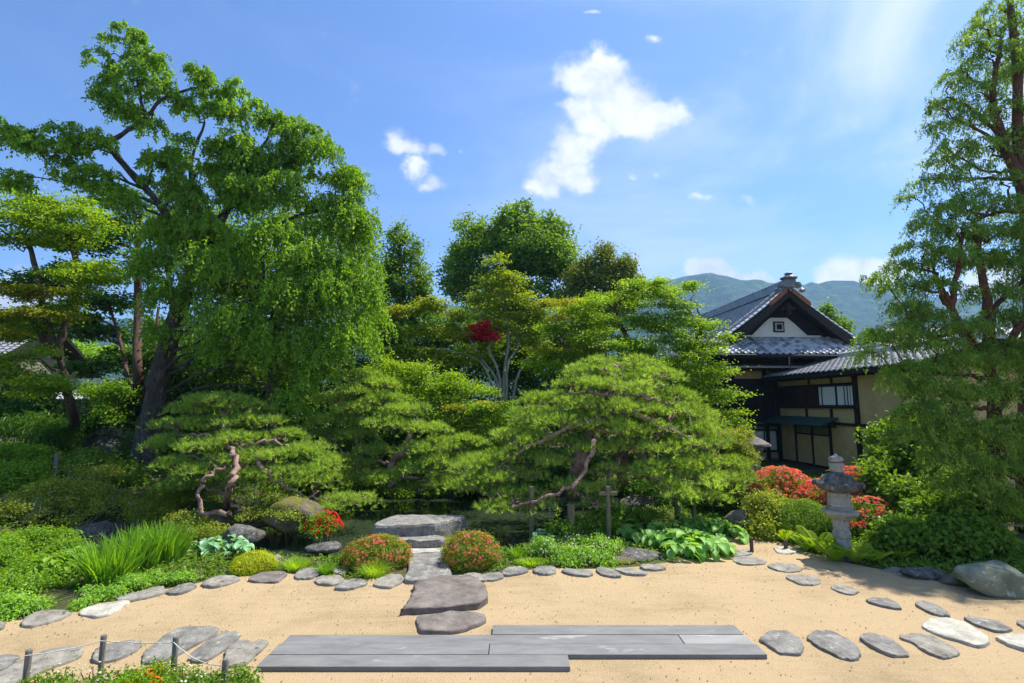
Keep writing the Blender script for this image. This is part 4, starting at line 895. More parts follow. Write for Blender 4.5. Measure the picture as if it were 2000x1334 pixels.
RK = [
 (472, 1046, 9.9, 45, 26, 'dark lichened rock at the pond, left of the hollow mossy rock', 'rock', 1),
 (566, 1012, 10.6, 66, 38, 'large mossy ochre rock overhanging the pond under the left pine', 'rock_moss', 2),
 (505, 1010, 11.2, 60, 22, 'brown rock slope under the left pine roots', 'rock_moss', 3),
 (632, 1071, 9.6, 35, 15, 'low grey rock with orange moss rising out of the water', 'rock', 4),
 (830, 961, 15.6, 21, 17, 'pale standing rock on the far shore of the pond', 'rock', 5),
 (775, 968, 15.8, 40, 7, 'flat brown shore rock left of the pale standing rock', 'stone_brown', 6),
 (890, 970, 15.8, 34, 8, 'low dark shore rock right of the pale standing rock', 'rock', 7),
 (541, 1098, 8.9, 14, 14, 'small upright grey stone between moss mound and water', 'stone_mauve', 8),
 (1250, 1085, 9.2, 54, 13, 'long dark rock in front of the hostas', 'rock', 9),
 (1215, 1096, 9.0, 40, 10, 'brown flaky rock below the long dark rock', 'rock_moss', 10),
 (1068, 1078, 9.4, 26, 22, 'grey rough rock at the left end of the ground cover', 'rock', 11),
 (1439, 1012, 11.0, 23, 25, 'rounded brown boulder between the hostas and yellow-green shrub', 'stone_brown', 12),
 (1945, 1128, 7.6, 82, 38, 'large smooth greenish boulder at the right edge of the sand', 'stone_green', 13),
 (1800, 1122, 8.2, 52, 15, 'low grey rock left of the greenish boulder', 'rock', 14),
 (1868, 1136, 7.9, 42, 13, 'mossy low rock against the greenish boulder', 'rock_moss', 15),
 (1745, 1116, 8.4, 24, 8, 'small flat stone right of the ferns', 'stone', 16),
 (190, 1040, 11.2, 40, 24, 'grey jagged rock at the inlet behind the iris', 'rock', 17),
 (130, 1040, 11.4, 40, 14, 'mauve flat rock behind the left shrub', 'stone_mauve', 18),
 (50, 1048, 11.0, 50, 12, 'pinkish long rock at the left behind the shrub', 'stone_mauve', 19),
 (238, 1036, 11.8, 22, 24, 'dark rock beside the jagged grey rock', 'rock', 20),
 (210, 872, 17.5, 50, 26, 'dark grey boulder between the two left trunks', 'rock', 21),
 (1125, 975, 14.5, 50, 22, 'dark rock in the shade under the big pine', 'rock', 22),
 (1270, 982, 13.5, 70, 20, 'long shadowed rock under the right side of the big pine', 'rock', 23),
 (650, 984, 14.6, 40, 12, 'small brown rock on the far shore by the red azalea', 'rock_moss', 24),
 (420, 1025, 11.0, 34, 20, 'mossy rock under the forked pine stems', 'rock_moss', 25),
]
for px, py, Y, rx, ry, lb, mt, sd_ in RK: rock(px, py, Y, rx, ry, lb, mt, 'boulder' if rx > 60 else 'rock', 'rock', None, sd_, sub=4 if rx > 20 else 3)

# ------------------------------------------------------------------ stone lantern
def lantern():
    b = P(1647, 1088, 0); root = thing('stone_lantern', (b[0], b[1], 0), 'tall weathered granite lantern standing among ferns and pink azaleas', 'stone lantern')
    g = MAT['granite']; X0 = (b[0], b[1]); k = b[1] / 1000
    def lz(prof, n, name, rot=0, wb=.02, smooth=False, bevel=.012, par=root):
        m = MB(); m.lathe(prof, n, X0, rot, wb); return m.build(name, g, par, smooth=smooth, bevel=bevel)
    z = lambda py: D(1647, py, b[1])[2]
    m = MB(); m.lathe([(.26, -.05), (.27, .03), (.22, .085), (.17, .10)], 9, X0, .3, .16); m.build('foot_stone', MAT['rock'], root, bevel=.02)
    lz([(.125, .09), (.123, z(1050)), (.14, z(1047)), (.14, z(1039)), (.122, z(1036)), (.12, z(1014))], 20, 'post', smooth=False, bevel=.004, wb=.008)
    lz([(.15, z(1014)), (.23, z(1007)), (.29, z(1002)), (.29, z(996)), (.24, z(994))], 6, 'platform', .3)
    lz([(.2, z(994)), (.215, z(990)), (.2, z(989))], 6, 'collar', .3, bevel=.004)
    fb = lz([(.185, z(989)), (.175, z(961))], 6, 'fire_box', .3, .0)
    a0 = .3
    for i in range(6):
        am = a0 + (i + .5) * math.pi / 3; ri = .182 * math.cos(math.pi / 6); n_ = np.array((math.cos(am), math.sin(am), 0)); s_ = np.array((-math.sin(am), math.cos(am), 0))
        ce = np.array((X0[0], X0[1], z(976))) + n_ * (ri + .002)
        m = MB()
        if i % 2 == 0:
            vs = [ce + s_ * a * .038 + np.array((0, 0, c * .075)) for a, c in ((-1, -1), (1, -1), (1, 1), (-1, 1))]; m.add(vs + [v - n_ * .02 for v in vs], [(0, 1, 2, 3), (4, 7, 6, 5), (0, 4, 5, 1), (1, 5, 6, 2), (2, 6, 7, 3), (3, 7, 4, 0)])
        else:
            aa = np.linspace(-1.9, 1.9, 12); vs = [ce + s_ * .055 * math.cos(q) + np.array((0, 0, .055 * math.sin(q))) for q in aa] + [ce + s_ * (.055 * math.cos(q) * .55 + .0) + np.array((0, 0, .055 * math.sin(q) * .92)) for q in aa[::-1]]
            vs2 = [v - n_ * .02 for v in vs]; n2 = len(vs); m.add(vs + vs2, [tuple(range(n2))[::-1]] + [(i_, (i_ + 1) % n2, n2 + (i_ + 1) % n2, n2 + i_) for i_ in range(n2)])
        m.build('opening', MAT['black'], fb)
    # roof with upturned corners
    V, n = [], 36
    prof = [(.17, z(961)), (.28, z(957)), (.33, z(951)), (.325, z(945)), (.27, z(938)), (.22, z(930)), (.12, z(924)), (.10, z(921))]
    for r_, zz in prof:
        for i in range(n):
            a = a0 + 2 * math.pi * i / n; f = (math.cos(3 * (a - a0))) ** 2; f = f ** 3 if True else f; w_ = max(0, (r_ - .2) / .16)
            rr = r_ * (1 + .10 * f * w_ - .03 * w_ + .03 * (random.random() - .5)); V.append((X0[0] + rr * math.cos(a), X0[1] + rr * math.sin(a), zz + .035 * f * w_ * w_ + .01 * (random.random() - .5)))
    F = [(j * n + i, j * n + (i + 1) % n, (j + 1) * n + (i + 1) % n, (j + 1) * n + i) for j in range(len(prof) - 1) for i in range(n)] + [tuple(range(n))[::-1], tuple((len(prof) - 1) * n + i for i in range(n))]
    m = MB(); m.add(V, F); kasa = m.build('roof', MAT['rock'], root, smooth=True)
    for i in range(6):
        a = a0 + i * math.pi / 3; ce = np.array((X0[0] + .34 * math.cos(a), X0[1] + .34 * math.sin(a), z(948) + .02)); s_ = np.array((-math.sin(a), math.cos(a), 0)); nn = np.array((math.cos(a), math.sin(a), 0))
        t_ = np.linspace(-1.2, 3.6, 9); pts = [ce + nn * .036 * math.cos(q) + np.array((0, 0, .036 * math.sin(q))) for q in t_]
        Vt, Ft = tubes([(np.array(pts), np.linspace(.034, .024, 9))], 7); part('roof_scroll', Vt, Ft, MAT['rock'], kasa if False else root, smooth=True)
    lz([(.085, z(923)), (.11, z(917)), (.095, z(915)), (.12, z(909)), (.125, z(905)), (.09, z(903))], 14, 'finial_base', bevel=0, smooth=True)
    lz([(.05, z(903.5)), (.115, z(900)), (.12, z(896.5)), (.085, z(892)), (.03, z(889)), (.008, z(886))], 14, 'finial', bevel=0, smooth=True)
lantern()
# second, half hidden lantern behind the big pine
def small_lantern():
    Y = 16.0; c = D(1474, 905, Y); root = thing('squat_lantern', (c[0], c[1], 0), 'squat old stone lantern half hidden between the big pine and the house', 'stone lantern')
    z = lambda py: D(1484, py, Y)[2]; X0 = (c[0], c[1])
    for nm, pf, n in (('post', [(.2, .0), (.17, z(900))], 12), ('platform', [(.2, z(900)), (.32, z(895)), (.32, z(890)), (.2, z(889))], 6), ('fire_box', [(.2, z(889)), (.2, z(874))], 6)):
        m = MB(); m.lathe(pf, n, X0, .2, .05); m.build(nm, MAT['granite'], root, bevel=.015)
    m = MB(); m.lathe([(.3, z(874)), (.5, z(871)), (.46, z(866)), (.25, z(858)), (.1, z(853)), (.03, z(850))], 12, X0, .2, .1); m.build('roof', MAT['stone_brown'], root, bevel=.02)
small_lantern()

# ------------------------------------------------------------------ posts, rope, stakes
def post(px_top, py_top, Y, h_, r, label, mat='wood_post', name='wooden_post', group=None, lean=0, k=10):
    c = D(px_top, py_top, Y); top = c[2]; base = top - h_
    V, F = tubes([(np.array([(c[0] + lean, c[1], base), (c[0] + lean * .5, c[1], (base + top) / 2), (c[0], c[1], top - .01), (c[0], c[1], top)]), np.array([r, r, r, r * .8]))], k)
    m = MB(); m.add(V, F); m.f.append(tuple(range(len(V) - k, len(V)))); me = bpy.data.meshes.new(name); o3 = np.array((c[0], c[1], base)); me.from_pydata([tuple(np.array(v) - o3) for v in m.v], [], m.f); me.update()
    o = link(name, me, MAT[mat]); o.location = tuple(o3); tag(o, label, 'post', group); return c
PT = [(57, 1268, 4.83, 'leftmost of the short grey posts at the flower bed'), (203, 1240, 5.1, 'second from left of the short grey posts, behind it an oval stone'),
      (344, 1243, 5.05, 'short grey post left of centre in front of the furrowed stepping stone'), (441, 1287, 4.7, 'short grey post at the right end of the flower bed')]
tops = [post(a, b, Y, .55, .026, lb, group='rope posts along the flower bed') for a, b, Y, lb in PT]
off_post = D(-160, 1300, 4.6)
def rope(a, b, sag, label, r=.0045):
    t = np.linspace(0, 1, 18)[:, None]; p = a + (b - a) * t - np.array((0, 0, 1)) * (sag * 4 * t * (1 - t)) + rng.normal(size=(18, 3)) * .0015; p[0] = a; p[-1] = b
    V, F = tubes([(p, r)], 5); o = part('rope', V, F, MAT['rope'], None, None, True); tag(o, label, 'rope', 'ropes between the short posts')
dz = np.array((0, -.03, -.04))
rope(off_post + dz, tops[0] + dz, .02, 'pale rope running out of frame from the leftmost post')
rope(tops[0] + dz, tops[1] + dz, .015, 'pale rope between the two leftmost short posts')
rope(tops[1] + dz, tops[2] + dz, .01, 'taut pale rope between the two middle short posts')
rope(tops[2] + dz, tops[3] + dz, .05, 'slack pale rope from the middle post down to the rightmost post')
post(1467, 1049, 9.45, .36, .032, 'short dark stake standing by the hostas', 'bark_brown', 'stake', 'stakes along the curved path')
post(1534, 1054, 9.6, .3, .035, 'short dark stake in front of the ferns', 'bark_brown', 'stake', 'stakes along the curved path')
post(1992, 1122, 7.4, .45, .022, 'thin dark stake in front of the greenish boulder', 'bark_brown', 'stake', 'stakes along the curved path')
post(112, 885, 13.0, .5, .05, 'small grey stump post among the left shrubs', 'wood_post', 'stake')
# pine props
for px, yt, yb, r, lb in ((1038, 950, 1050, .045, 'leftmost propping pole with moss under the big pine'), (1115, 985, 1052, .07, 'stout grey propping pole left of centre under the big pine'), (1187, 950, 1056, .04, 'slim propping pole with a crossbar under the big pine'),
                     (1322, 966, 1022, .065, 'short grey propping pole under the right wing of the big pine'), (1355, 985, 1020, .04, 'thin brown propping pole right of the short grey one'),
                     ):
    Y = Yof(px, yb, .1) ; top = D(px, yt, Y); c = post(px, yt, Y, top[2] + .05, r, lb, 'wood_prop', 'pine_prop', 'wooden poles propping the big pine')
    if px == 1187:
        m = MB(); m.box((c[0] - .17, c[1] - .03, c[2] - .16), (c[0] + .17, c[1] + .03, c[2] - .10)); o = m.build('crossbar', MAT['wood_prop']); tag(o, 'small crossbar lashed to the slim propping pole', 'crossbar')
# bamboo rail fence at the right edge
fr = D(1975, 1060, 9.6); root = thing('bamboo_fence', (fr[0], fr[1], 0), 'low dark bamboo rail fence at the right edge behind the boulder', 'fence')
for k in range(7):
    x = fr[0] - .9 + k * .36; yy_ = fr[1] + k * -.16; V, F = tubes([(np.array([(x, yy_, 0), (x, yy_, .28), (x, yy_, .58)]), .02)], 7); part('fence_post', V, F, MAT['bark_brown'], root)
for zz in (.25, .5):
    V, F = tubes([(np.array([(fr[0] - 1.0, fr[1] + .01, zz), (fr[0] + .1, fr[1] - .46, zz), (fr[0] + 1.4, fr[1] - 1.05, zz)]), .016)], 7); part('rail', V, F, MAT['bamboo'], root)

# ------------------------------------------------------------------ trees
def wood(lm, k, amp, sc, mat, root):
    for i, l_ in enumerate(lm):
        V, F = tubes([l_], k); V = V + np.repeat(wob(V * sc, 1.5)[:, None], 3, 1) * amp
        part('trunk' if i == 0 else 'limb', V, F, mat, root, smooth=True)
def tree(name, label, cat, trunk_mat, limbs, lobes, leaf_parts, group=None, lobe_branches=True, br=.05, jit=.05, twigs=0, twig_r=.008, bk=7, extra_paths=None, low=.3):
    """limbs: list of (points, r0, r1); leaf_parts: list of (part name, arrays, material)"""
    base = np.array(limbs[0][0][0]); root = thing(name, base, label, cat, group)
    lm = [limb(p, a, b, 18, .012) for p, a, b in limbs]
    wood(lm, 10, .035 * min(1, limbs[0][1] * 3), 3, trunk_mat, root)
    for b_ in (to_lobes(lobes, lm, br, jit, low) if lobe_branches else []):
        V, F = tubes([b_], 5); part('branch', V, F, trunk_mat, root, smooth=True)
    tw = fine_twigs(lobes, twigs, twig_r) if twigs else []
    if extra_paths is not None: tw += extra_paths
    if tw: V, F = tubes(tw, 3); part('twigs', V, F, trunk_mat, root, kind='stuff')
    for nm, (V, F, T), mt in leaf_parts: part(nm, V, F, mt, root, T)
    return root
def path_px(pts): return [D(*p) for p in pts]
def strand_paths(tw, every=1, r=.004): return [(p, np.array([r, r * .8, r * .5])) for p in tw[::every]]

# --- the big weeping cherry
CH = [(245, 62, 13.5, 32, 24), (215, 78, 13.5, 22, 14), (275, 100, 13.5, 32, 32), (190, 108, 13.6, 30, 14), (215, 135, 13.6, 26, 18), (310, 118, 13.6, 34, 30), (255, 160, 13.5, 55, 38), (240, 205, 13.5, 55, 36), (330, 170, 13.6, 34, 36),
      (392, 148, 14, 40, 26), (420, 190, 14, 42, 30), (462, 180, 14.1, 26, 22), (300, 225, 13.6, 60, 34), (370, 205, 14, 34, 22), (450, 230, 14.2, 50, 34), (520, 215, 14.4, 40, 28), (580, 245, 14.6, 46, 24), (625, 275, 14.6, 18, 22),
      (20, 250, 12.5, 50, 22), (-40, 240, 12.5, 60, 40), (75, 280, 12.7, 50, 24), (140, 265, 12.9, 50, 24), (180, 290, 13, 60, 30), (120, 320, 12.8, 60, 24), (30, 345, 12.6, 45, 18), (170, 345, 13, 60, 24), (215, 380, 13.1, 50, 28),
      (300, 330, 13.6, 50, 36), (360, 290, 14, 40, 30), (345, 380, 13.8, 60, 40), (425, 300, 14.2, 50, 40), (420, 370, 14.2, 66, 44), (500, 300, 14.4, 66, 44), (575, 310, 14.5, 60, 40), (640, 340, 14.6, 55, 40), (690, 385, 14.6, 36, 44),
      (500, 380, 14.2, 70, 50), (590, 390, 14.2, 76, 50), (665, 440, 14.4, 60, 56), (330, 450, 13.8, 56, 40), (420, 450, 14, 74, 50), (520, 470, 13.8, 80, 56), (620, 490, 13.9, 76, 60), (705, 520, 14.2, 50, 60), (735, 590, 14.4, 34, 50),
      (300, 520, 13.6, 46, 40), (440, 540, 13.6, 70, 56), (545, 570, 13.4, 76, 60), (650, 580, 13.6, 70, 60), (700, 640, 14, 50, 50), (330, 590, 13.5, 44, 50), (310, 650, 13.5, 36, 36), (460, 620, 13.3, 56, 50), (580, 660, 13.3, 76, 50), (660, 680, 13.5, 46, 46),
      (520, 690, 13.2, 50, 40), (600, 730, 13.2, 56, 40), (570, 775, 13.2, 40, 30), (425, 690, 13.2, 30, 34), (610, 305, 14.5, 60, 36), (668, 360, 14.5, 46, 40), (560, 265, 14.4, 60, 30), (700, 440, 14.4, 44, 50), (480, 330, 14.3, 60, 40), (400, 330, 14.1, 50, 40), (450, 480, 15.2, 120, 90), (600, 560, 15.3, 110, 110), (360, 420, 15, 100, 60)]
CHL = [lob(*a) for a in CH]
CHU = [q for q, a in zip(CHL, CH) if a[1] < 400]; CHD = [q for q, a in zip(CHL, CH) if a[1] >= 400]
(c_a, tw_a) = strands(sub(CHU, 3, .62, .7), 98000, .088, .85, .42, .042, .52, shell=.1); (c_b, tw_b) = strands(sub(CHD, 3, .7, .6), 104000, .092, 1.0, .4, .045, .52, shell=.15)
cl = join([c_a, c_b]); ctw = np.concatenate([tw_a, tw_b])
cb = base_at(280, 925)
trunkc = [cb + np.array((0, 0, -.3)), D(290, 850, cb[1]), D(322, 700, 14.9), D(352, 600, 14.6), D(383, 515, 14.2)]
tree('weeping_cherry', 'huge old weeping cherry with leaning dark trunk, tallest tree on the left', 'cherry tree', MAT['bark'],
     [(trunkc, .40, .19), ([cb + np.array((-.55, -.1, -.3)), cb + np.array((-.12, 0, .5)), D(288, 820, cb[1])], 0.211, 0.180), ([cb + np.array((.5, -.35, -.3)), cb + np.array((.15, -.1, .6)), D(296, 820, cb[1])], 0.198, 0.168),
      ([D(380, 525, 14.25), D(355, 470, 14.1), D(300, 385, 13.8), D(240, 320, 13.6), D(205, 280, 13.5)], 0.132, 0.072), ([D(205, 280, 13.5), D(240, 262, 13.5), D(285, 230, 13.5), D(330, 185, 13.6), D(420, 165, 14)], 0.079, 0.030),
      ([D(285, 232, 13.5), D(270, 170, 13.5), D(262, 90, 13.5)], 0.046, 0.018), ([D(383, 515, 14.2), D(378, 430, 14.2), D(372, 370, 14.1), D(378, 300, 14.1), D(400, 240, 14)], 0.086, 0.030), ([D(375, 350, 14.1), D(400, 320, 14.1), D(450, 250, 14.2)], 0.033, 0.018),
      ([D(383, 515, 14.2), D(430, 450, 14.3), D(460, 370, 14.4), D(500, 310, 14.4), D(540, 230, 14.5)], 0.092, 0.030), ([D(458, 375, 14.4), D(475, 300, 14.4), D(482, 240, 14.4)], 0.046, 0.018),
      ([D(385, 510, 14.2), D(470, 480, 14.3), D(560, 430, 14.4), D(660, 400, 14.5)], 0.099, 0.030), ([D(375, 545, 14.3), D(480, 560, 14.0), D(600, 560, 13.9), D(690, 560, 14)], 0.092, 0.030), ([D(385, 500, 14.2), D(430, 420, 14.3), D(520, 340, 14.4), D(620, 290, 14.6)], 0.073, 0.024),
      ([D(205, 282, 13.5), D(150, 300, 13.1), D(60, 275, 12.7), D(-40, 250, 12.5)], 0.059, 0.024)],
     CHL, [('crown', cl, MAT['cherry'])], br=.05, extra_paths=strand_paths(ctw, 2))
BG0 = [(430, 470, 17.5, 70, 50), (520, 430, 17.5, 80, 56), (600, 470, 17.5, 80, 60), (680, 520, 17.5, 60, 60), (460, 570, 17.5, 80, 60), (560, 570, 17.5, 90, 70), (650, 620, 17.5, 80, 70), (500, 680, 17.5, 90, 60), (610, 700, 17.5, 90, 60), (400, 620, 17.5, 50, 70), (400, 720, 17.5, 60, 50)]
BGL = [lob(*a) for a in BG0]; bb0 = np.array([D(530, 800, 17.5)[0], 17.5, hz(D(530, 800, 17.5)[0], 17.5)])
tree('broadleaf_tree', 'dense darker tree directly behind the right half of the weeping cherry', 'broadleaf tree', MAT['bark_brown'], [([bb0, D(535, 700, 17.5), D(540, 560, 17.5), D(560, 450, 17.5)], .24, .08)], BGL, [('crown', clumps(sub(BGL, 6, .5, .8), 42000, .115, .35, .8, .4, up=.5, out=.6, per=20), MAT['mid'])], br=.09)
# straight reddish trunk behind it and its sparse shaded boughs
DK = [(90, 460, 19, 60, 24), (160, 480, 19, 60, 24), (225, 450, 19, 50, 30), (150, 540, 19, 90, 22), (60, 560, 19, 60, 22), (210, 590, 19, 60, 22), (120, 620, 19, 80, 22), (190, 650, 19, 60, 20), (240, 700, 19, 44, 24), (170, 720, 19, 50, 16), (285, 520, 19, 30, 40), (240, 400, 19, 60, 30), (60, 650, 19, 60, 22), (330, 760, 19, 50, 30), (240, 790, 18.4, 50, 22)]
DKL = [lob(*a) for a in DK]
b0 = base_at(268, 868)
tree('fir_tree', 'straight reddish multi-stemmed trunk with sparse dark boughs, left of the cherry trunk', 'fir tree', MAT['bark_fir'],
     [([b0, D(270, 760, 18), D(268, 640, 18.5), D(270, 520, 19), D(268, 420, 19)], .17, .11), ([b0 + np.array((-.2, 0, 0)), D(256, 780, 18), D(240, 690, 18.5), D(215, 600, 19)], .1, .04), ([b0 + np.array((.2, 0, 0)), D(280, 780, 18), D(300, 700, 18.5), D(310, 600, 19)], .1, .04)],
     DKL, [('crown', clumps(DKL, 26000, .15, .34, .25, .3, up=1.2), MAT['dark'])], br=.06, twigs=16, twig_r=.02)
# left maples
def maple(name, label, base_px, stems, lobes, mat, n, size=.07, group=None, bark='bark_brown', extra=None, Yb=None, z0=.2, r=.1, flat=.28, cr=.27, twigs=10, br=.035):
    LL = [lob(*a) for a in lobes]; b = base_at(*base_px) if Yb is None else np.array([D(base_px[0], base_px[1], Yb)[0], Yb, hz(D(base_px[0], base_px[1], Yb)[0], Yb)])
    limbs = [([b + np.array((i * .03, 0, -.1)) if p[0] == 'b' else D(*p[0])] + [D(*q) for q in p[1:]], r * (1 if i == 0 else .75), r * .35) for i, p in enumerate(stems)]
    cl_ = clumps(sub(LL, 5, .5, .9, 1.3), n, size, cr, flat, .2, up=1.2, out=.4, width=.66, zlo=-.7, per=26, droop=.15)
    lp = [('crown', cl_, MAT[mat])]
    for nm, lobs_, mt, nn in (extra or []): lp.append((nm, clumps(sub([lob(*a) for a in lobs_], 4, .5, .85), nn, size, cr * .8, flat, .25, up=1.3, out=.4, per=24, droop=.15), MAT[mt]))
    return tree(name, label, 'maple tree', MAT[bark], limbs, LL, lp, group, True, br, .05, twigs, .007)
maple('maple_tree', 'spreading green maple at the left edge with a slim pale-barked trunk', (157, 880),
      [('b', (140, 800, 15), (125, 730, 14.8), (110, 690, 14.6)), ((112, 700, 14.6), (80, 650, 14.4), (50, 600, 14.2)), ((112, 700, 14.6), (125, 640, 14.6), (160, 560, 14.8)), ((112, 700, 14.6), (90, 620, 14.5), (60, 480, 14.6)), ((135, 610, 14.6), (150, 520, 14.8), (120, 430, 15))],
      [(20, 400, 14.5, 70, 26), (80, 390, 14.6, 70, 26), (60, 430, 14.4, 90, 26), (150, 420, 14.8, 60, 22), (190, 440, 14.8, 40, 20), (10, 470, 14.2, 60, 24), (110, 470, 14.6, 70, 20), (-60, 430, 14, 70, 60), (150, 530, 14.4, 70, 20), (165, 560, 14.2, 50, 22), (185, 520, 14.6, 50, 16),
       (60, 700, 13.8, 60, 24), (20, 730, 13.8, 50, 20), (90, 760, 14, 60, 22), (70, 740, 13.6, 50, 22), (130, 600, 14.4, 50, 18), (60, 640, 14.2, 40, 16)], 'maple', 42000, .075, r=.17, twigs=12,
      extra=[('turning_leaves', [(30, 570, 13.8, 60, 14), (80, 565, 13.9, 60, 12), (110, 615, 13.7, 56, 12), (20, 620, 13.6, 50, 14), (20, 650, 13.6, 40, 12), (60, 610, 13.7, 40, 12)], 'maple_warm', 9000)])
# background trees beyond the pond
def bg_tree(label, cat, base, Y, lobes, mat, n, size, name='broadleaf_tree', group=None, cr=.5, flat=.8, sk=.42, top=None, bark='bark_brown', up=.5, shell=.55, r=.22, out=.6, twigs=0):
    x = D(base, 800, Y)[0]; b = np.array((x, Y, hz(x, Y))); LL = [lob(*a) for a in lobes]
    t = max(LL, key=lambda q: q[0][2])[0]
    return tree(name, label, cat, MAT[bark], [([b, b * .5 + t * .5, t], r, r * .3)], LL, [('crown', clumps(sub(LL, 8, sk, .8), n, size, cr * .62, flat, shell * .7, up=up, out=out, per=20), MAT[mat])], group, True, .1, .1, twigs, .02)
bg_tree('round topped dark green tree rising behind the grey-stemmed maple', 'broadleaf tree', 990, 27,
        [(990, 440, 27, 60, 40), (1040, 445, 27, 56, 40), (930, 470, 27, 50, 36), (985, 490, 26.5, 90, 50), (1080, 490, 27, 44, 40), (900, 510, 27, 40, 34), (1040, 520, 26.6, 80, 40), (920, 550, 26.8, 56, 36), (880, 550, 27, 26, 22), (1095, 540, 27, 40, 40), (985, 570, 27, 90, 44), (1000, 640, 27, 110, 60)], 'mid', 60000, .17, sk=.52)
bg_tree('olive brown conifer just right of the round topped tree', 'conifer', 1180, 25,
        [(1178, 490, 25, 16, 22), (1168, 520, 25, 34, 24), (1205, 520, 25, 26, 26), (1140, 545, 25, 34, 26), (1190, 555, 25, 50, 28), (1232, 535, 25, 18, 22), (1245, 560, 25, 12, 16), (1110, 580, 25, 36, 26), (1160, 595, 25, 60, 30), (1200, 610, 25, 50, 40)], 'conifer', 30000, .13, 'conifer', flat=1.3, cr=.38)
bg_tree('pointed green tree between the cherry and the round topped tree', 'broadleaf tree', 790, 22,
        [(780, 460, 22, 24, 28), (800, 490, 22, 28, 26), (765, 510, 22, 36, 36), (815, 530, 22, 24, 26), (790, 560, 22, 44, 36), (825, 575, 22, 16, 22), (770, 620, 22, 60, 40), (800, 610, 22, 40, 40), (742, 545, 22, 36, 40), (735, 600, 22, 50, 44), (835, 610, 22, 40, 36)], 'mid', 26000, .12, flat=.8, cr=.36)
bg_tree('small dark conifer poking up behind the tiled roof', 'conifer', 1622, 38, [(1612, 612, 38, 10, 14), (1622, 632, 38, 22, 16), (1635, 645, 38, 20, 16), (1605, 650, 38, 20, 16), (1622, 670, 38, 34, 22)], 'mid', 5000, .22, 'conifer', flat=1.2, cr=.5)
bg_tree('dark green tree filling the gap below the pointed tree', 'broadleaf tree', 760, 21, [(740, 690, 21, 60, 50), (690, 740, 21, 60, 60), (800, 690, 21, 60, 50), (850, 660, 21, 60, 40), (760, 760, 21, 80, 60)], 'dark', 22000, .12)
for k, (bx, Y, lbs, lb) in enumerate([
    (430, 19.5, [(400, 740, 19.5, 60, 60), (470, 720, 19.5, 60, 60), (430, 820, 19.5, 80, 60), (360, 700, 19.5, 50, 60)], 'dark evergreen tree in shade right behind the cherry trunk'),
    (560, 20, [(540, 760, 20, 70, 60), (600, 820, 20, 70, 60), (540, 850, 20, 60, 50), (640, 780, 20, 50, 60)], 'dark evergreen tree behind the hanging cherry boughs'),
    (700, 19.5, [(660, 820, 19.5, 60, 50), (720, 800, 19.5, 60, 60), (690, 880, 19.5, 70, 50), (780, 860, 19.5, 60, 50)], 'dark evergreen tree behind the middle pine'),
    (900, 20.5, [(850, 730, 20.5, 70, 70), (880, 640, 20.5, 60, 44), (1040, 660, 20.5, 60, 50), (960, 680, 20.5, 60, 50), (940, 700, 20.5, 80, 70), (1030, 720, 20.5, 70, 70), (880, 820, 20.5, 90, 60), (980, 820, 20.5, 60, 50)], 'dark evergreen tree behind the fan of grey stems'),
    (1120, 20.5, [(1060, 690, 20.5, 60, 60), (1130, 680, 20.5, 70, 60), (1080, 800, 20.5, 90, 70), (1180, 800, 20.5, 80, 70)], 'dark evergreen tree behind the dome shaped pine'),
    (1320, 20, [(1270, 740, 20, 60, 60), (1330, 760, 20, 60, 60), (1340, 850, 19.5, 70, 50), (1280, 860, 19.5, 70, 50)], 'dark evergreen tree between the big pine and the house'),
    (300, 21, [(330, 790, 19, 50, 50), (350, 860, 17.6, 60, 40), (320, 700, 21, 50, 60)], 'dark evergreen bush right behind the cherry root')]):
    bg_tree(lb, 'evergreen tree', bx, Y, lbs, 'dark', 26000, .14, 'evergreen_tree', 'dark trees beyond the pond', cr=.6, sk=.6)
bg_tree('sunlit green tree on the slope beyond the garden wall', 'broadleaf tree', 190, 34, [(140, 690, 34, 60, 30), (200, 700, 34, 60, 30), (80, 710, 34, 50, 24), (250, 700, 34, 50, 30), (30, 640, 34, 60, 30), (-40, 640, 34, 60, 60)], 'bright', 14000, .24)

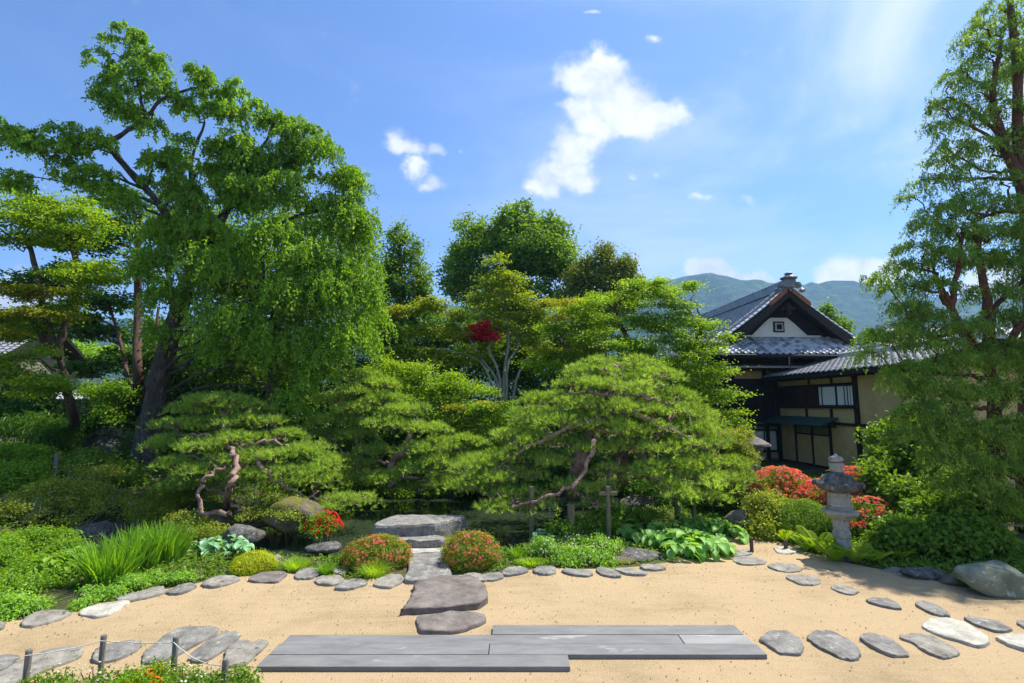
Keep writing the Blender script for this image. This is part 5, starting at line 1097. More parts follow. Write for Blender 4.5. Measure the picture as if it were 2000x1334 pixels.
# maple with grey fan of stems
GM = [(975, 535, 18, 32, 26), (960, 560, 18, 30, 22), (1000, 560, 18, 26, 18), (980, 590, 18, 40, 20), (1000, 620, 18, 46, 22), (950, 620, 18, 40, 20), (930, 590, 18, 26, 16), (1035, 600, 18, 30, 18), (1060, 630, 18, 30, 20), (1020, 650, 17.8, 40, 20), (960, 660, 18.2, 50, 24), (1050, 670, 18, 40, 20)]
GL = [(800, 610, 17.5, 40, 14), (850, 600, 17.5, 50, 14), (890, 620, 17.6, 40, 14), (770, 650, 17.2, 40, 14), (830, 645, 17.3, 56, 14), (790, 690, 17, 50, 14), (860, 690, 17.2, 50, 16), (900, 650, 17.6, 40, 18), (920, 700, 17.4, 40, 20), (840, 720, 17, 40, 16)]
maple('grey_stemmed_maple', 'maple with a fan of bare pale grey stems and one crimson leaf cluster', (987, 800),
      [('b', (985, 740, 17.8), (993, 670, 17.8), (988, 610, 17.9), (978, 560, 18)), ('b', (975, 760, 17.7), (940, 700, 17.6), (900, 640, 17.5), (870, 600, 17.5)), ('b', (975, 740, 17.8), (955, 680, 17.8), (970, 655, 17.9), (950, 630, 18)),
       ('b', (1005, 760, 17.8), (1030, 705, 17.9), (1055, 680, 18)), ('b', (990, 730, 17.6), (1010, 680, 17.8), (1030, 620, 18)), ('b', (955, 735, 17.5), (900, 690, 17.3), (820, 680, 17.1))],
      GM, 'maple_dull', 20000, .085, bark='bark_grey', Yb=17.8, r=.075, twigs=6,
      extra=[('crimson_leaves', [(940, 642, 17.5, 22, 12), (948, 660, 17.5, 24, 12), (932, 655, 17.5, 16, 12)], 'red', 2000), ('turning_leaves', GL, 'maple_dull', 16000), ('orange_leaves', [(795, 603, 17.3, 26, 8), (775, 612, 17.2, 14, 6), (845, 590, 17.4, 26, 7), (1075, 590, 17.8, 14, 8)], 'maple_warm', 1500)])
# bright green maple right of centre
BM = [(1110, 605, 16.2, 50, 16), (1160, 590, 16.4, 50, 18), (1215, 575, 16.4, 50, 18), (1270, 565, 16.3, 50, 18), (1310, 580, 16.2, 46, 18), (1120, 640, 16, 60, 16), (1190, 630, 16.2, 66, 20), (1260, 620, 16, 66, 20), (1330, 620, 16, 50, 18), (1370, 640, 15.8, 40, 14),
      (1090, 690, 15.8, 56, 14), (1150, 680, 15.8, 60, 18), (1220, 675, 15.8, 66, 20), (1300, 665, 15.8, 66, 20), (1370, 680, 15.6, 46, 18), (1400, 660, 15.6, 28, 10), (1070, 715, 15.6, 40, 10), (1330, 720, 15.6, 60, 18), (1390, 730, 15.4, 50, 14), (1360, 770, 15.4, 60, 16), (1410, 775, 15.2, 44, 12), (1430, 810, 15, 40, 10), (1380, 820, 15, 56, 16), (1140, 720, 16, 60, 18), (1250, 715, 16.4, 80, 24), (1350, 560, 16.2, 12, 8), (1290, 552, 16.2, 14, 8), (1260, 790, 16.6, 90, 30)]
maple('bright_maple', 'broad vivid yellow-green maple in front of the house', (1260, 850), [('b', (1255, 760, 16.8), (1230, 680, 16.6), (1200, 600, 16.5)), ('b', (1290, 770, 16.6), (1330, 700, 16.2), (1370, 650, 16)), ('b', (1200, 760, 16.6), (1130, 700, 16.2), (1090, 660, 16)), ('b', (1320, 800, 16.4), (1390, 770, 15.6))],
      BM, 'maple', 74000, .068, Yb=16.8, r=.16, twigs=8, extra=[('turning_leaves', [(1105, 590, 15.8, 30, 8), (1090, 620, 15.7, 30, 8), (1080, 685, 15.5, 44, 6), (1160, 680, 15.5, 26, 5)], 'maple_warm', 2600)])
maple('low_maple', 'small yellow-green maple between the middle pine and the grey stems', (880, 880), [('b', (890, 800, 15.5), (900, 740, 15.5)), ('b', (860, 800, 15.4), (820, 760, 15.3))],
      [(880, 750, 15.4, 40, 18), (840, 765, 15.3, 40, 18), (915, 765, 15.4, 36, 16), (790, 770, 15.3, 36, 16), (860, 800, 15, 50, 20), (920, 800, 15, 50, 20), (950, 800, 15, 36, 20), (880, 840, 14.8, 60, 24), (940, 850, 14.7, 50, 26), (820, 730, 15.4, 30, 20), (760, 740, 15.4, 30, 20), (740, 720, 15.5, 30, 16)], 'maple', 34000, .062, Yb=15.6, r=.07, z0=.4, twigs=5,
      extra=[('turning_leaves', [(888, 795, 14.6, 14, 7), (955, 790, 14.7, 20, 7)], 'maple_warm', 700)])

# --- pines: cushions of upright needle tufts on layered pads
def needles(pos, dirs, k, ln, wd, tint, spread=.5):
    n = len(pos); d = np.repeat(dirs, k, 0) + rng.normal(size=(n * k, 3)) * spread; d = unit(d); p = np.repeat(pos, k, 0)
    s = unit(np.cross(d, rnd_dirs(n * k))) * wd * .5; l = ln * rng.uniform(.7, 1.15, (n * k, 1))
    V = np.stack([p - s, p + s, p + d * l], 1).reshape(-1, 3); F = (np.arange(n * k)[:, None] * 3 + np.array([[0, 1, 2]]))
    return V, F, np.repeat(np.repeat(tint, k) + rng.normal(0, .12, n * k), 3)
def pine(label, limbs, pads, n, mat='pine', k=11, ln=.10, wd=.0085, name='pine_tree', br=.05, twig_m=10, thick=.5):
    PL = []
    for a in pads:
        c, r = lob(*a); r = r.copy(); r[1] = r[0] * .85; PL.append((c, r))
    w = np.array([r[0] * r[1] + r[0] * r[2] * 1.2 for _, r in PL]); w /= w.sum(); Ps, Ds, Ts, TW = [], [], [], []
    for (c, r), wi in zip(PL, w):
        m = int(n * wi); nb = max(5, int(m / 38)); bd = rnd_dirs(nb * 2); bd = bd[bd[:, 2] > -.25][:nb]; nb = len(bd)
        bc = c + bd * r * (.35 + .65 * rng.random((nb, 1)) ** .6)                      # each twig carries its own little cushion
        q = int(m / nb) + 1; rr = rng.normal(size=(nb * q, 3)) * np.array((.15, .15, .035))
        p = np.repeat(bc, q, 0) + rr; p[:, 2] -= (rr[:, 0] ** 2 + rr[:, 1] ** 2) * .9
        Ps.append(p); d = unit(rr * np.array((1.6, 1.6, 0)) + np.array((0, 0, .42)) + rng.normal(size=rr.shape) * .1); Ds.append(d)
        Ts.append(np.repeat(rng.normal(.42, .12, nb), q) + rng.normal(0, .1, nb * q))
        for e in bc: TW.append(limb([c - np.array((0, 0, r[2] * .5)) + rng.normal(size=3) * r * .12, (c + e) / 2 + rng.normal(size=3) * r * .18 - np.array((0, 0, .04)), e - np.array((0, 0, .035))], .016, .006, 6, .012))
        e_ = p[::3]; 
        for a_, b_ in zip(np.repeat(bc, q, 0)[::7], p[::7]): TW.append((np.array([a_ - np.array((0, 0, .04)), b_]), np.array([.006, .004])))
    arr = needles(np.concatenate(Ps), np.concatenate(Ds), k, ln, wd, np.concatenate(Ts), .42)
    base = np.array(limbs[0][0][0]); root = thing(name, base, label, 'pine tree')
    lm = [limb(p, a, b, 20, .03) for p, a, b in limbs]
    wood(lm, 9, .012, 5, MAT['bark_pine'], root)
    for b_ in to_lobes(PL, lm, br, .045, .05, .02, 12): V, F = tubes([b_], 6); part('branch', V, F, MAT['bark_pine'], root, smooth=True)
    V, F = tubes(TW, 3); part('twigs', V, F, MAT['bark_pine'], root, kind='stuff'); part('needles', arr[0], arr[1], MAT[mat], root, arr[2])
    return root
fb = base_at(1120, 985); f2 = base_at(1215, 985)
BP = [(1210, 712, 11.9, 62, 17), (1150, 728, 11.8, 50, 15), (1275, 735, 11.9, 56, 17), (1120, 752, 11.7, 50, 16), (1190, 752, 11.2, 60, 18), (1265, 762, 11.4, 60, 18), (1320, 775, 11.8, 40, 18), (1075, 782, 11.7, 50, 17), (1140, 788, 11.2, 60, 18), (1230, 798, 11.0, 66, 18), (1310, 806, 11.2, 56, 18), (1355, 812, 11.6, 34, 18),
      (1040, 815, 11.6, 50, 18), (1110, 825, 11.1, 60, 18), (1190, 838, 10.8, 56, 14), (1280, 842, 10.9, 60, 18), (1360, 845, 11.3, 46, 18), (1015, 852, 11.5, 46, 18), (1075, 862, 11.0, 56, 16), (1150, 872, 10.8, 44, 10), (1240, 872, 10.7, 50, 10), (1330, 872, 10.9, 56, 16), (1395, 868, 11.4, 36, 15), (1010, 890, 11.3, 60, 16), (1060, 898, 10.8, 46, 11),
      (960, 905, 11.2, 46, 15), (1300, 905, 10.8, 60, 12), (1370, 900, 10.9, 56, 14), (1425, 905, 11.3, 36, 13), (960, 935, 10.9, 50, 14), (1010, 930, 10.7, 50, 12), (905, 915, 11.4, 40, 14), (1180, 918, 10.6, 34, 8), (1240, 922, 10.5, 56, 8), (1370, 933, 10.6, 70, 11), (1440, 935, 11, 34, 10),
      (1010, 963, 10.5, 44, 10), (985, 985, 10.4, 40, 7), (1050, 985, 10.3, 36, 7), (1120, 950, 10.5, 32, 9), (1165, 955, 10.4, 30, 8), (1310, 945, 10.5, 46, 8), (1330, 960, 10.3, 40, 6), (1395, 968, 10.5, 36, 12), (1160, 815, 12.3, 150, 42), (1280, 820, 12.3, 120, 40), (920, 950, 11, 34, 10), (1165, 984, 10.2, 36, 5)]
pine('big dome shaped pine held up by poles, largest of the garden pines', [([fb, D(1122, 930, 11.4), D(1150, 860, 11.2), D(1195, 800, 11.2), D(1205, 740, 11.5)], .2, .08), ([f2, D(1215, 900, 11.7), D(1225, 850, 11.6), D(1240, 790, 11.6)], .17, .07),
     ([D(1165, 850, 11.0), D(1158, 880, 10.4), D(1135, 930, 10.1), D(1112, 952, 10.0), D(1060, 975, 9.9), D(1000, 992, 10.0)], .055, .022), ([D(1195, 815, 11.1), D(1120, 830, 10.8), D(1040, 870, 10.8), D(960, 925, 10.9)], .07, .02),
     ([D(1200, 805, 11.1), D(1270, 820, 10.8), D(1350, 860, 10.8), D(1430, 915, 11)], .07, .02), ([D(1222, 870, 11.6), D(1260, 900, 10.8), D(1300, 945, 10.4), D(1380, 960, 10.4)], .06, .02),
     ([D(1110, 955, 10.4), D(1130, 965, 10.2), D(1160, 985, 10.1)], .025, .012), ([D(1222, 880, 11.4), D(1200, 910, 10.6), D(1190, 945, 10.4), D(1205, 985, 10.3)], .03, .014), ([D(1200, 780, 11.2), D(1160, 765, 11.0), D(1100, 770, 11.2)], .06, .02), ([D(1205, 770, 11.3), D(1260, 775, 11.0), D(1310, 790, 11.2)], .06, .02)],
     BP, 19000, k=10, ln=.125, wd=.012)
lb_ = base_at(440, 995)
LP = [(430, 782, 12.4, 60, 12), (480, 795, 12.4, 50, 12), (380, 800, 12.3, 46, 12), (350, 830, 12.0, 50, 13), (430, 825, 12.0, 50, 12), (510, 820, 12.3, 44, 12), (550, 850, 12.0, 40, 13), (470, 855, 11.8, 50, 12), (340, 865, 11.8, 44, 13), (400, 870, 11.6, 50, 13), (530, 885, 11.7, 50, 14), (600, 880, 11.8, 44, 13), (460, 895, 11.5, 46, 12), (350, 900, 11.6, 40, 12), (630, 905, 11.6, 36, 14), (580, 920, 11.4, 50, 13), (520, 925, 11.3, 36, 10), (410, 915, 11.3, 44, 11), (470, 930, 11.2, 36, 10), (620, 935, 11.3, 36, 9), (690, 972, 11.6, 36, 9), (640, 985, 11.3, 34, 10), (520, 980, 11.2, 44, 8), (350, 945, 11.4, 34, 9)]
pine('low spreading pine on the left bank with pale forked stems', [([lb_, D(447, 965, 10.7), D(458, 925, 10.7), D(455, 890, 11.1), D(440, 850, 11.7), D(430, 795, 12.2)], .08, .04), ([D(450, 1000, 10.6), D(400, 1002, 10.5), D(388, 965, 10.5), D(408, 928, 10.6), D(440, 912, 10.9)], .05, .035),
     ([D(452, 915, 11.4), D(500, 900, 11.3), D(545, 945, 11.1), D(590, 965, 11.1), D(640, 978, 11.2)], .06, .02), ([D(450, 880, 11.5), D(520, 860, 11.6), D(600, 880, 11.7)], .05, .02), ([D(448, 870, 11.6), D(390, 850, 11.7), D(340, 850, 11.9)], .05, .02), ([D(452, 985, 10.9), D(480, 1000, 10.8), D(500, 1020, 10.7)], .03, .015)],
     LP, 10500, 'pine', k=9, ln=.12, wd=.013)
mb_ = base_at(760, 950)
MP = [(700, 735, 14.6, 40, 12), (740, 750, 14.5, 44, 12), (690, 765, 14.3, 44, 12), (750, 780, 14.3, 50, 12), (650, 780, 14.3, 36, 12), (800, 800, 14, 44, 12), (700, 800, 14.1, 50, 12), (660, 820, 14, 40, 12), (760, 825, 13.8, 50, 11), (840, 835, 13.8, 40, 12), (640, 850, 13.9, 36, 11), (850, 870, 13.6, 50, 13), (900, 860, 13.7, 40, 12), (690, 850, 13.9, 34, 10), (870, 900, 13.4, 50, 13), (820, 915, 13.4, 44, 12), (920, 900, 13.5, 44, 12), (700, 905, 13.5, 40, 11), (660, 930, 13.4, 40, 11), (900, 935, 13.2, 50, 12), (850, 945, 13.2, 40, 10), (740, 930, 13.3, 40, 11), (720, 880, 13.7, 40, 10), (650, 895, 13.6, 36, 10), (780, 945, 13.2, 36, 9)]
pine('layered pine in the middle with a crooked brown bough, beyond the pond', [([mb_, D(765, 905, 13.8), D(785, 880, 13.6), D(800, 850, 13.6), D(785, 832, 13.8), D(740, 832, 13.9), D(700, 815, 14)], .11, .05), ([D(795, 845, 13.7), D(760, 800, 14.1), D(740, 760, 14.4)], .07, .03), ([D(795, 865, 13.6), D(830, 870, 13.5), D(880, 900, 13.4)], .06, .02), ([D(765, 905, 13.8), D(710, 900, 13.6), D(670, 920, 13.4)], .05, .02)],
     MP, 12000, 'pine', k=9, ln=.13, wd=.0145)

# --- cypress (feathery) on the right
def cypress(label, limbs, lobes, n, size=.066, name='cypress_tree', length=.7, r_tw=3):
    LL = [lob(*a) for a in lobes]; (a1, tw) = strands(LL, n, size, length, .55, .028, .30, up=.35, tv=.17, spread=1.3, shell=.2)
    return tree(name, label, 'cypress tree', MAT['bark_red'], limbs, LL, [('crown', a1, MAT['cypress'])], None, True, .05, .04, 0, extra_paths=strand_paths(tw, r_tw, .005))
TC = [(1955, 20, 11.5, 50, 30), (1985, 60, 11.5, 60, 36), (1915, 55, 11.4, 34, 22), (1890, 90, 11.3, 34, 22), (1935, 110, 11.3, 50, 30), (1985, 140, 11.4, 50, 40), (1880, 140, 11.2, 36, 20), (1850, 160, 11.1, 26, 20), (1910, 180, 11.2, 46, 24), (1850, 205, 11.1, 36, 22), (1812, 200, 11.0, 20, 12), (1890, 235, 11.1, 50, 24), (1835, 250, 11, 32, 22), (1960, 215, 11.3, 50, 24),
      (1870, 285, 11, 46, 20), (1930, 285, 11.2, 56, 20), (1980, 260, 11.3, 40, 20), (1840, 310, 10.9, 36, 16), (1900, 325, 11, 46, 14), (1820, 350, 10.8, 40, 16), (1785, 380, 10.7, 30, 14), (1860, 350, 10.8, 40, 12), (1960, 345, 11, 40, 12), (2060, 100, 11.6, 80, 80), (2060, 260, 11.5, 70, 80), (2080, 420, 11.4, 80, 80)]
t0 = base_at(2010, 1040)
cypress('tall feathery cypress at the right edge reaching the top of the photo', [([t0, D(2010, 850, 11.3), D(2015, 600, 11.3), D(2005, 420, 11.3), D(1990, 290, 11.3), D(1985, 150, 11.3), D(1975, 20, 11.4), D(1970, -60, 11.4)], .22, .05), ([D(2000, 380, 11.3), D(1955, 260, 11.2), D(1940, 190, 11.2), D(1955, 80, 11.3)], .12, .04), ([D(1960, 270, 11.2), D(1900, 215, 11.1), D(1850, 190, 11.1)], .05, .02),
        ([D(1975, 300, 11.2), D(1920, 260, 11.1), D(1860, 230, 11)], .05, .02), ([D(2000, 350, 11.2), D(1900, 348, 11), D(1800, 350, 10.8)], .045, .015), ([D(2000, 330, 11.2), D(1930, 335, 11), D(1860, 300, 10.9)], .045, .015), ([D(2000, 410, 11.2), D(1930, 420, 10.9), D(1860, 470, 10.7)], .05, .02)], TC, 46000, size=.075)
NC = [(1900, 385, 10.6, 50, 18), (1850, 410, 10.5, 50, 22), (1950, 400, 10.8, 50, 22), (1815, 440, 10.4, 40, 22), (1880, 450, 10.3, 50, 26), (1950, 455, 10.6, 60, 30), (1790, 480, 10.3, 36, 20), (1850, 500, 10.1, 56, 26), (1920, 510, 10.3, 60, 26), (1985, 500, 10.6, 50, 30), (1770, 520, 10.2, 40, 20), (1720, 545, 10.1, 30, 14), (1770, 555, 10.1, 46, 18), (1830, 555, 10, 40, 18), (1770, 600, 10, 44, 22), (1810, 620, 9.9, 50, 24), (1930, 570, 10.2, 50, 18),
      (1760, 650, 9.9, 56, 24), (1710, 655, 9.9, 34, 20), (1820, 670, 9.7, 60, 26), (1890, 640, 9.9, 56, 24), (1960, 620, 10.2, 50, 24), (1700, 690, 9.8, 30, 14), (1870, 710, 9.6, 66, 26), (1790, 720, 9.6, 56, 22), (1950, 690, 10, 60, 30), (1760, 745, 9.6, 44, 18), (1830, 760, 9.4, 60, 26), (1900, 770, 9.5, 50, 24), (1960, 760, 9.8, 50, 24), (1800, 800, 9.4, 46, 20), (1870, 830, 9.2, 60, 26), (1790, 850, 9.3, 40, 24), (1930, 850, 9.3, 60, 26), (1860, 890, 9.1, 60, 26), (1950, 910, 9.1, 60, 26), (1890, 940, 9, 60, 22), (1980, 830, 9.5, 50, 30), (1975, 970, 9, 50, 24),
      (1840, 800, 9.3, 50, 30), (2060, 550, 10.4, 70, 70), (2060, 700, 10, 70, 70), (2070, 880, 9.5, 70, 70), (2130, 470, 9.4, 90, 40), (2200, 590, 9.0, 90, 40), (2110, 640, 9.2, 70, 40), (2260, 500, 8.8, 80, 40), (2160, 380, 9.4, 70, 36), (2280, 640, 8.6, 70, 40)]
t1 = base_at(1950, 1010)
cypress('broad drooping cypress with red trunk in front of the tall one on the right', [([t1, D(1942, 900, 10.3), D(1945, 800, 10.2), D(1930, 720, 10.1), D(1880, 650, 10.0), D(1855, 595, 10.0), D(1825, 540, 10.1)], .16, .05), ([D(1857, 600, 10), D(1870, 540, 10.1), D(1880, 450, 10.3)], .07, .03), ([D(1930, 725, 10.1), D(1930, 600, 10.2), D(1915, 520, 10.3), D(1900, 430, 10.5)], .12, .04),
        ([D(1875, 645, 10), D(1820, 660, 9.8), D(1780, 650, 9.8)], .04, .02), ([D(1935, 740, 10), D(1860, 730, 9.7), D(1780, 740, 9.6)], .05, .02), ([D(1945, 830, 10), D(1960, 890, 9.6), D(2020, 950, 9.3)], .08, .05), ([D(1945, 800, 10.1), D(1900, 800, 9.6), D(1850, 840, 9.3)], .05, .02), ([D(1930, 620, 10.2), D(1970, 570, 10.3), D(2040, 520, 10.5)], .06, .03), ([D(1945, 800, 10.1), D(2050, 700, 9.6), D(2160, 620, 9.1), D(2280, 590, 8.7)], .09, .03), ([D(1930, 720, 10.1), D(2060, 560, 9.7), D(2200, 480, 9.1)], .08, .03)], NC, 128000)

# ------------------------------------------------------------------ shrubs
def shrub(label, lobes, mat, n, leaf=.045, name='shrub', cat='shrub', group=None, cr=.1, flat=.8, shell=.7, up=.5, out=.9, per=14, flowers=None, stems=8, width=.6, bark='bark_brown', clip=False, droop=0.0, zlo=-.6):
    """lobes (px, py, Y, rx, ry); flowers: list of (part name, material, count, size, lobe indices or None)"""
    LL = []
    for a in lobes:
        a = list(a); c, r = lob(*a); it = 0
        while c[2] < hz(c[0], c[1]) + r[2] * .42 and it < 60: a[2] *= .985; c, r = lob(*a); it += 1
        LL.append((c, r))
    c0, r0 = LL[0]; z = hz(c0[0], c0[1]); root = thing(name, (c0[0], c0[1], z), label, cat, group)
    V, F, T = clumps(LL if shell >= .8 else sub(LL, 5, .5, .75), n * .85, leaf * 1.06, cr, flat, shell, up=up, out=out, width=width, per=per, zlo=zlo, droop=droop)
    k = V.reshape(-1, 4, 3); part('foliage', V, F, MAT[mat], root, T)
    sp_ = []
    for c, r in LL:
        zz = hz(c[0], c[1])
        for q in range(stems):
            d = rnd_dirs(1)[0]; d[2] = abs(d[2]); g_ = np.array((c[0] + random.uniform(-.2, .2) * r[0], c[1] + random.uniform(-.2, .2) * r[1], min(zz, c[2] - .05))); e = c + d * r * .85
            sp_.append(limb([g_, (g_ + e) / 2 + d * r * .15 * np.array((1, 1, 0)), e], .012, .004, 6, .008))
    V, F = tubes(sp_, 4); part('stems', V, F, MAT[bark], root, kind='stuff')
    for nm, mt, nf, sz, idx in (flowers or []):
        Ls = LL if idx is None else [LL[i] for i in idx]; w = np.array([r[0] * r[2] for _, r in Ls]); w /= w.sum(); res = []
        for (c, r), wi in zip(Ls, w):
            m = max(1, int(nf * wi)); d = rnd_dirs(m * 4); d = d[(d[:, 2] > -.35) & (wob(d * 3 + c, 1.3) > -.25)][:m]; m = len(d); p = c + d * r * rng.uniform(.97, 1.09, (m, 1))
            K = 5; a = rng.random(m)[:, None] * 6.28 + np.arange(K)[None] * 2 * math.pi / K; s_ = unit(np.cross(d, np.array((.3, .2, 1.)))); t_ = np.cross(d, s_)
            ax = (s_[:, None] * np.cos(a)[..., None] + t_[:, None] * np.sin(a)[..., None] + d[:, None] * .5).reshape(-1, 3)
            res.append(leaf_arrays(np.repeat(p, K, 0), ax, np.repeat(d, K, 0), sz * .62, sz * .5, np.repeat(rng.normal(.45, .25, m), K)))
        V, F, T = join(res); part(nm, V, F, MAT[mt], root, T, kind='stuff')
    return root
# clipped azaleas at the path
shrub('clipped round azalea ball with pink-red blossoms left of the slate path', [(737, 1084, 8.85, 60, 33)], 'azalea', 15000, .026, 'azalea', 'azalea', 'azalea balls flanking the path', .045, .8, .9, out=1.2, per=10, flowers=[('blossoms', 'coral', 330, .045, None)], zlo=-.85)
shrub('clipped round azalea ball with pink-red blossoms right of the slate path', [(920, 1080, 8.9, 52, 36)], 'azalea', 13500, .026, 'azalea', 'azalea', 'azalea balls flanking the path', .045, .8, .9, out=1.2, per=10, flowers=[('blossoms', 'coral', 230, .045, None)], zlo=-.85)
shrub('small scarlet flowering azalea leaning over the water by the mossy rock', [(636, 1014, 10.3, 24, 14), (612, 1028, 10.2, 18, 11), (650, 1028, 10.2, 18, 12), (628, 1038, 10.1, 22, 9)], 'bright', 4500, .035, 'azalea', 'azalea', None, .06, per=10, flowers=[('blossoms', 'scarlet', 210, .055, None)])
shrub('pink flowering azalea dome left of the lantern under the house wall', [(1525, 948, 12.6, 52, 33), (1490, 965, 12.6, 26, 22)], 'azalea', 14000, .035, 'azalea', 'azalea', None, .07, per=10, flowers=[('blossoms', 'pink', 620, .07, None)])
shrub('coral pink azaleas directly behind the lantern', [(1610, 965, 12.0, 46, 26), (1662, 940, 11.6, 34, 26), (1690, 975, 11.6, 40, 30), (1580, 975, 12.0, 30, 18)], 'azalea', 17000, .035, 'azalea', 'azalea', None, .08, per=10, flowers=[('blossoms', 'pink', 1300, .075, None)])
shrub('looser red azalea spray right of the lantern in front of the dark shrub', [(1700, 1000, 10.6, 40, 26), (1755, 975, 11, 40, 20), (1680, 1020, 10.4, 24, 18)], 'mid', 9000, .04, 'azalea', 'azalea', None, .1, per=10, flowers=[('blossoms', 'pink', 420, .07, None)])
shrub('round clipped dark green azalea left of the lantern', [(1567, 1012, 10.6, 52, 32), (1605, 1025, 10.5, 24, 22)], 'mid', 15000, .03, 'round_shrub', 'shrub', None, .06, .8, .88, out=1.1, per=10)
shrub('loose yellow-green shrub right of the boulder', [(1490, 1005, 10.9, 36, 32), (1520, 985, 11.2, 24, 24), (1480, 1035, 10.5, 30, 20), (1500, 1040, 10.4, 24, 20)], 'olive', 9000, .055, 'shrub', 'shrub', None, .12, .8, .3)
shrub('glossy broad camellia shrub with fresh pale tips against the ochre wall', [(1770, 850, 12, 60, 34), (1740, 900, 11.6, 56, 40), (1800, 930, 11.2, 60, 44), (1720, 950, 11.2, 36, 34), (1840, 880, 11.6, 50, 50), (1770, 990, 10.6, 60, 40), (1850, 970, 10.6, 60, 50), (1920, 1000, 10.2, 60, 50)], 'mid', 34000, .10, 'camellia', 'camellia', None, .16, .7, .55, per=14, stems=10)
shrub('dark green leafy shrub right of the lantern behind the low rocks', [(1800, 1040, 9.3, 60, 34), (1870, 1050, 9.1, 56, 34), (1740, 1050, 9.4, 40, 26), (1930, 1050, 9.0, 50, 34), (1840, 1010, 9.6, 60, 34)], 'mid', 24000, .09, 'shrub', 'shrub', None, .13, .7, .5, per=14, stems=10)
shrub('grey-green cloud pruned evergreen at the right flank of the big pine', [(1420, 860, 12.6, 44, 34), (1450, 885, 12.5, 34, 30), (1440, 935, 12.2, 40, 26), (1400, 900, 12.6, 34, 24)], 'olive', 20000, .04, 'round_shrub', 'shrub', None, .08, .8, .75, per=12)
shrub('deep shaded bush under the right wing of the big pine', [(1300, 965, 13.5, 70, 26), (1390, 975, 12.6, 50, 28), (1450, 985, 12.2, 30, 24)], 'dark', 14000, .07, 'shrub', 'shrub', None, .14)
# far shore between the pines
FS = [((640, 940, 15.4, 44, 30), 'mid', 'rounded green bush on the far shore beneath the cherry boughs'), ((760, 950, 15.6, 50, 24), 'bright', 'fresh green bush at the foot of the middle pine'), ((880, 945, 15.9, 50, 26), 'bright', 'fresh green bush on the far shore right of the pale rock'),
      ((950, 920, 15.6, 44, 34), 'mid', 'green bush behind the drooping left wing of the big pine'), ((570, 950, 15, 44, 30), 'mid', 'green bush behind the low spreading pine'), ((700, 860, 17, 50, 44), 'dark', 'dark round bush behind the crooked pine bough'),
      ((805, 900, 16.5, 30, 24), 'bright', 'lone bright leafy shrub seen through the middle pine'), ((1050, 940, 14.6, 50, 34), 'dark', 'dark bush in the hollow left of the big pine trunk'), ((1000, 830, 16.5, 50, 40), 'bright', 'bright bush at the foot of the grey stems'), ((1130, 910, 14.8, 60, 40), 'dark', 'dark bush right behind the big pine trunk')]
for (a, mt, lb) in FS: shrub(lb, [a, (a[0] - a[3] * .6, a[1] + 6, a[2], a[3] * .6, a[4] * .7), (a[0] + a[3] * .6, a[1] + 4, a[2], a[3] * .6, a[4] * .75)], mt, 9000, .065, 'shrub', 'shrub', 'bushes on the far shore', .15, .7, .5)
# left bank
shrub('bright green hedge bush at the left edge below the storehouse', [(30, 890, 14, 56, 36), (-20, 930, 13.4, 60, 46), (40, 940, 13.2, 50, 34), (90, 900, 14, 30, 22)], 'bright', 24000, .06, 'hedge_bush', 'hedge', None, .15, .7, .6)
shrub('loose olive green shrub with thin grey stems overhanging the left inlet', [(150, 960, 12.2, 56, 34), (220, 970, 12, 50, 30), (100, 980, 12, 50, 34), (60, 1000, 11.8, 50, 30), (180, 925, 12.6, 50, 20), (265, 985, 11.8, 22, 18), (150, 1000, 11.7, 60, 22), (10, 990, 11.8, 40, 34)], 'olive', 30000, .045, 'shrub', 'shrub', None, .12, .55, .4, per=16, stems=14, bark='bark_grey')
shrub('dark undergrowth bush between the two left trunks', [(190, 910, 15.4, 60, 26), (250, 930, 14.6, 40, 26), (150, 905, 15.6, 40, 20)], 'mid', 12000, .07, 'shrub', 'shrub', None, .16)
shrub('thin leaved dwarf bamboo clump under the maple at the left', [(80, 850, 16.2, 60, 30), (130, 860, 16.2, 40, 30), (30, 840, 16.4, 50, 24)], 'dark', 12000, .16, 'dwarf_bamboo', 'bamboo', None, .2, .9, .3, up=.2, width=.16, droop=.7)
shrub('lighter green bush glimpsed before the tiled garden wall', [(215, 810, 17.4, 30, 34), (185, 770, 17.4, 36, 20), (230, 770, 17.4, 26, 22)], 'bright', 7000, .08, 'shrub', 'shrub', None, .18)
shrub('yellow-green rounded bush left of the forked pine stems', [(340, 975, 11.8, 44, 26), (300, 1010, 11.2, 36, 24), (375, 955, 12, 30, 20)], 'azalea', 16000, .035, 'round_shrub', 'shrub', None, .08, .8, .75)
shrub('low spreading green bush between the iris and the lichened rock', [(380, 1015, 10.6, 44, 18), (410, 1040, 10.2, 34, 20), (350, 1040, 10.2, 40, 20), (330, 1065, 9.8, 30, 18)], 'olive', 12000, .04, 'shrub', 'shrub', None, .09)
shrub('drooping moss green foliage over the ochre rock at the pond', [(545, 975, 10.9, 44, 14), (500, 1005, 10.7, 34, 12), (585, 985, 10.7, 34, 12), (560, 1005, 10.3, 40, 14)], 'olive', 9000, .04, 'shrub', 'shrub', None, .08, .6, .4, droop=.3)
shrub('mounded light green foreground shrub at the lower left', [(70, 1065, 9.8, 60, 26), (130, 1075, 9.5, 46, 24), (20, 1090, 9.3, 60, 30), (90, 1110, 9.0, 50, 30), (150, 1100, 9.1, 36, 22), (40, 1140, 8.6, 50, 26), (-10, 1150, 8.4, 50, 40)], 'bright', 42000, .04, 'shrub', 'shrub', None, .1, .7, .55, per=14, stems=10)
shrub('small-leaved ground shrub at the left corner of the sand', [(20, 1190, 7.7, 50, 18), (60, 1185, 7.9, 34, 14), (-40, 1190, 7.5, 50, 24)], 'cover', 9000, .035, 'ground_cover_shrub', 'shrub', None, .08, .7, .5)
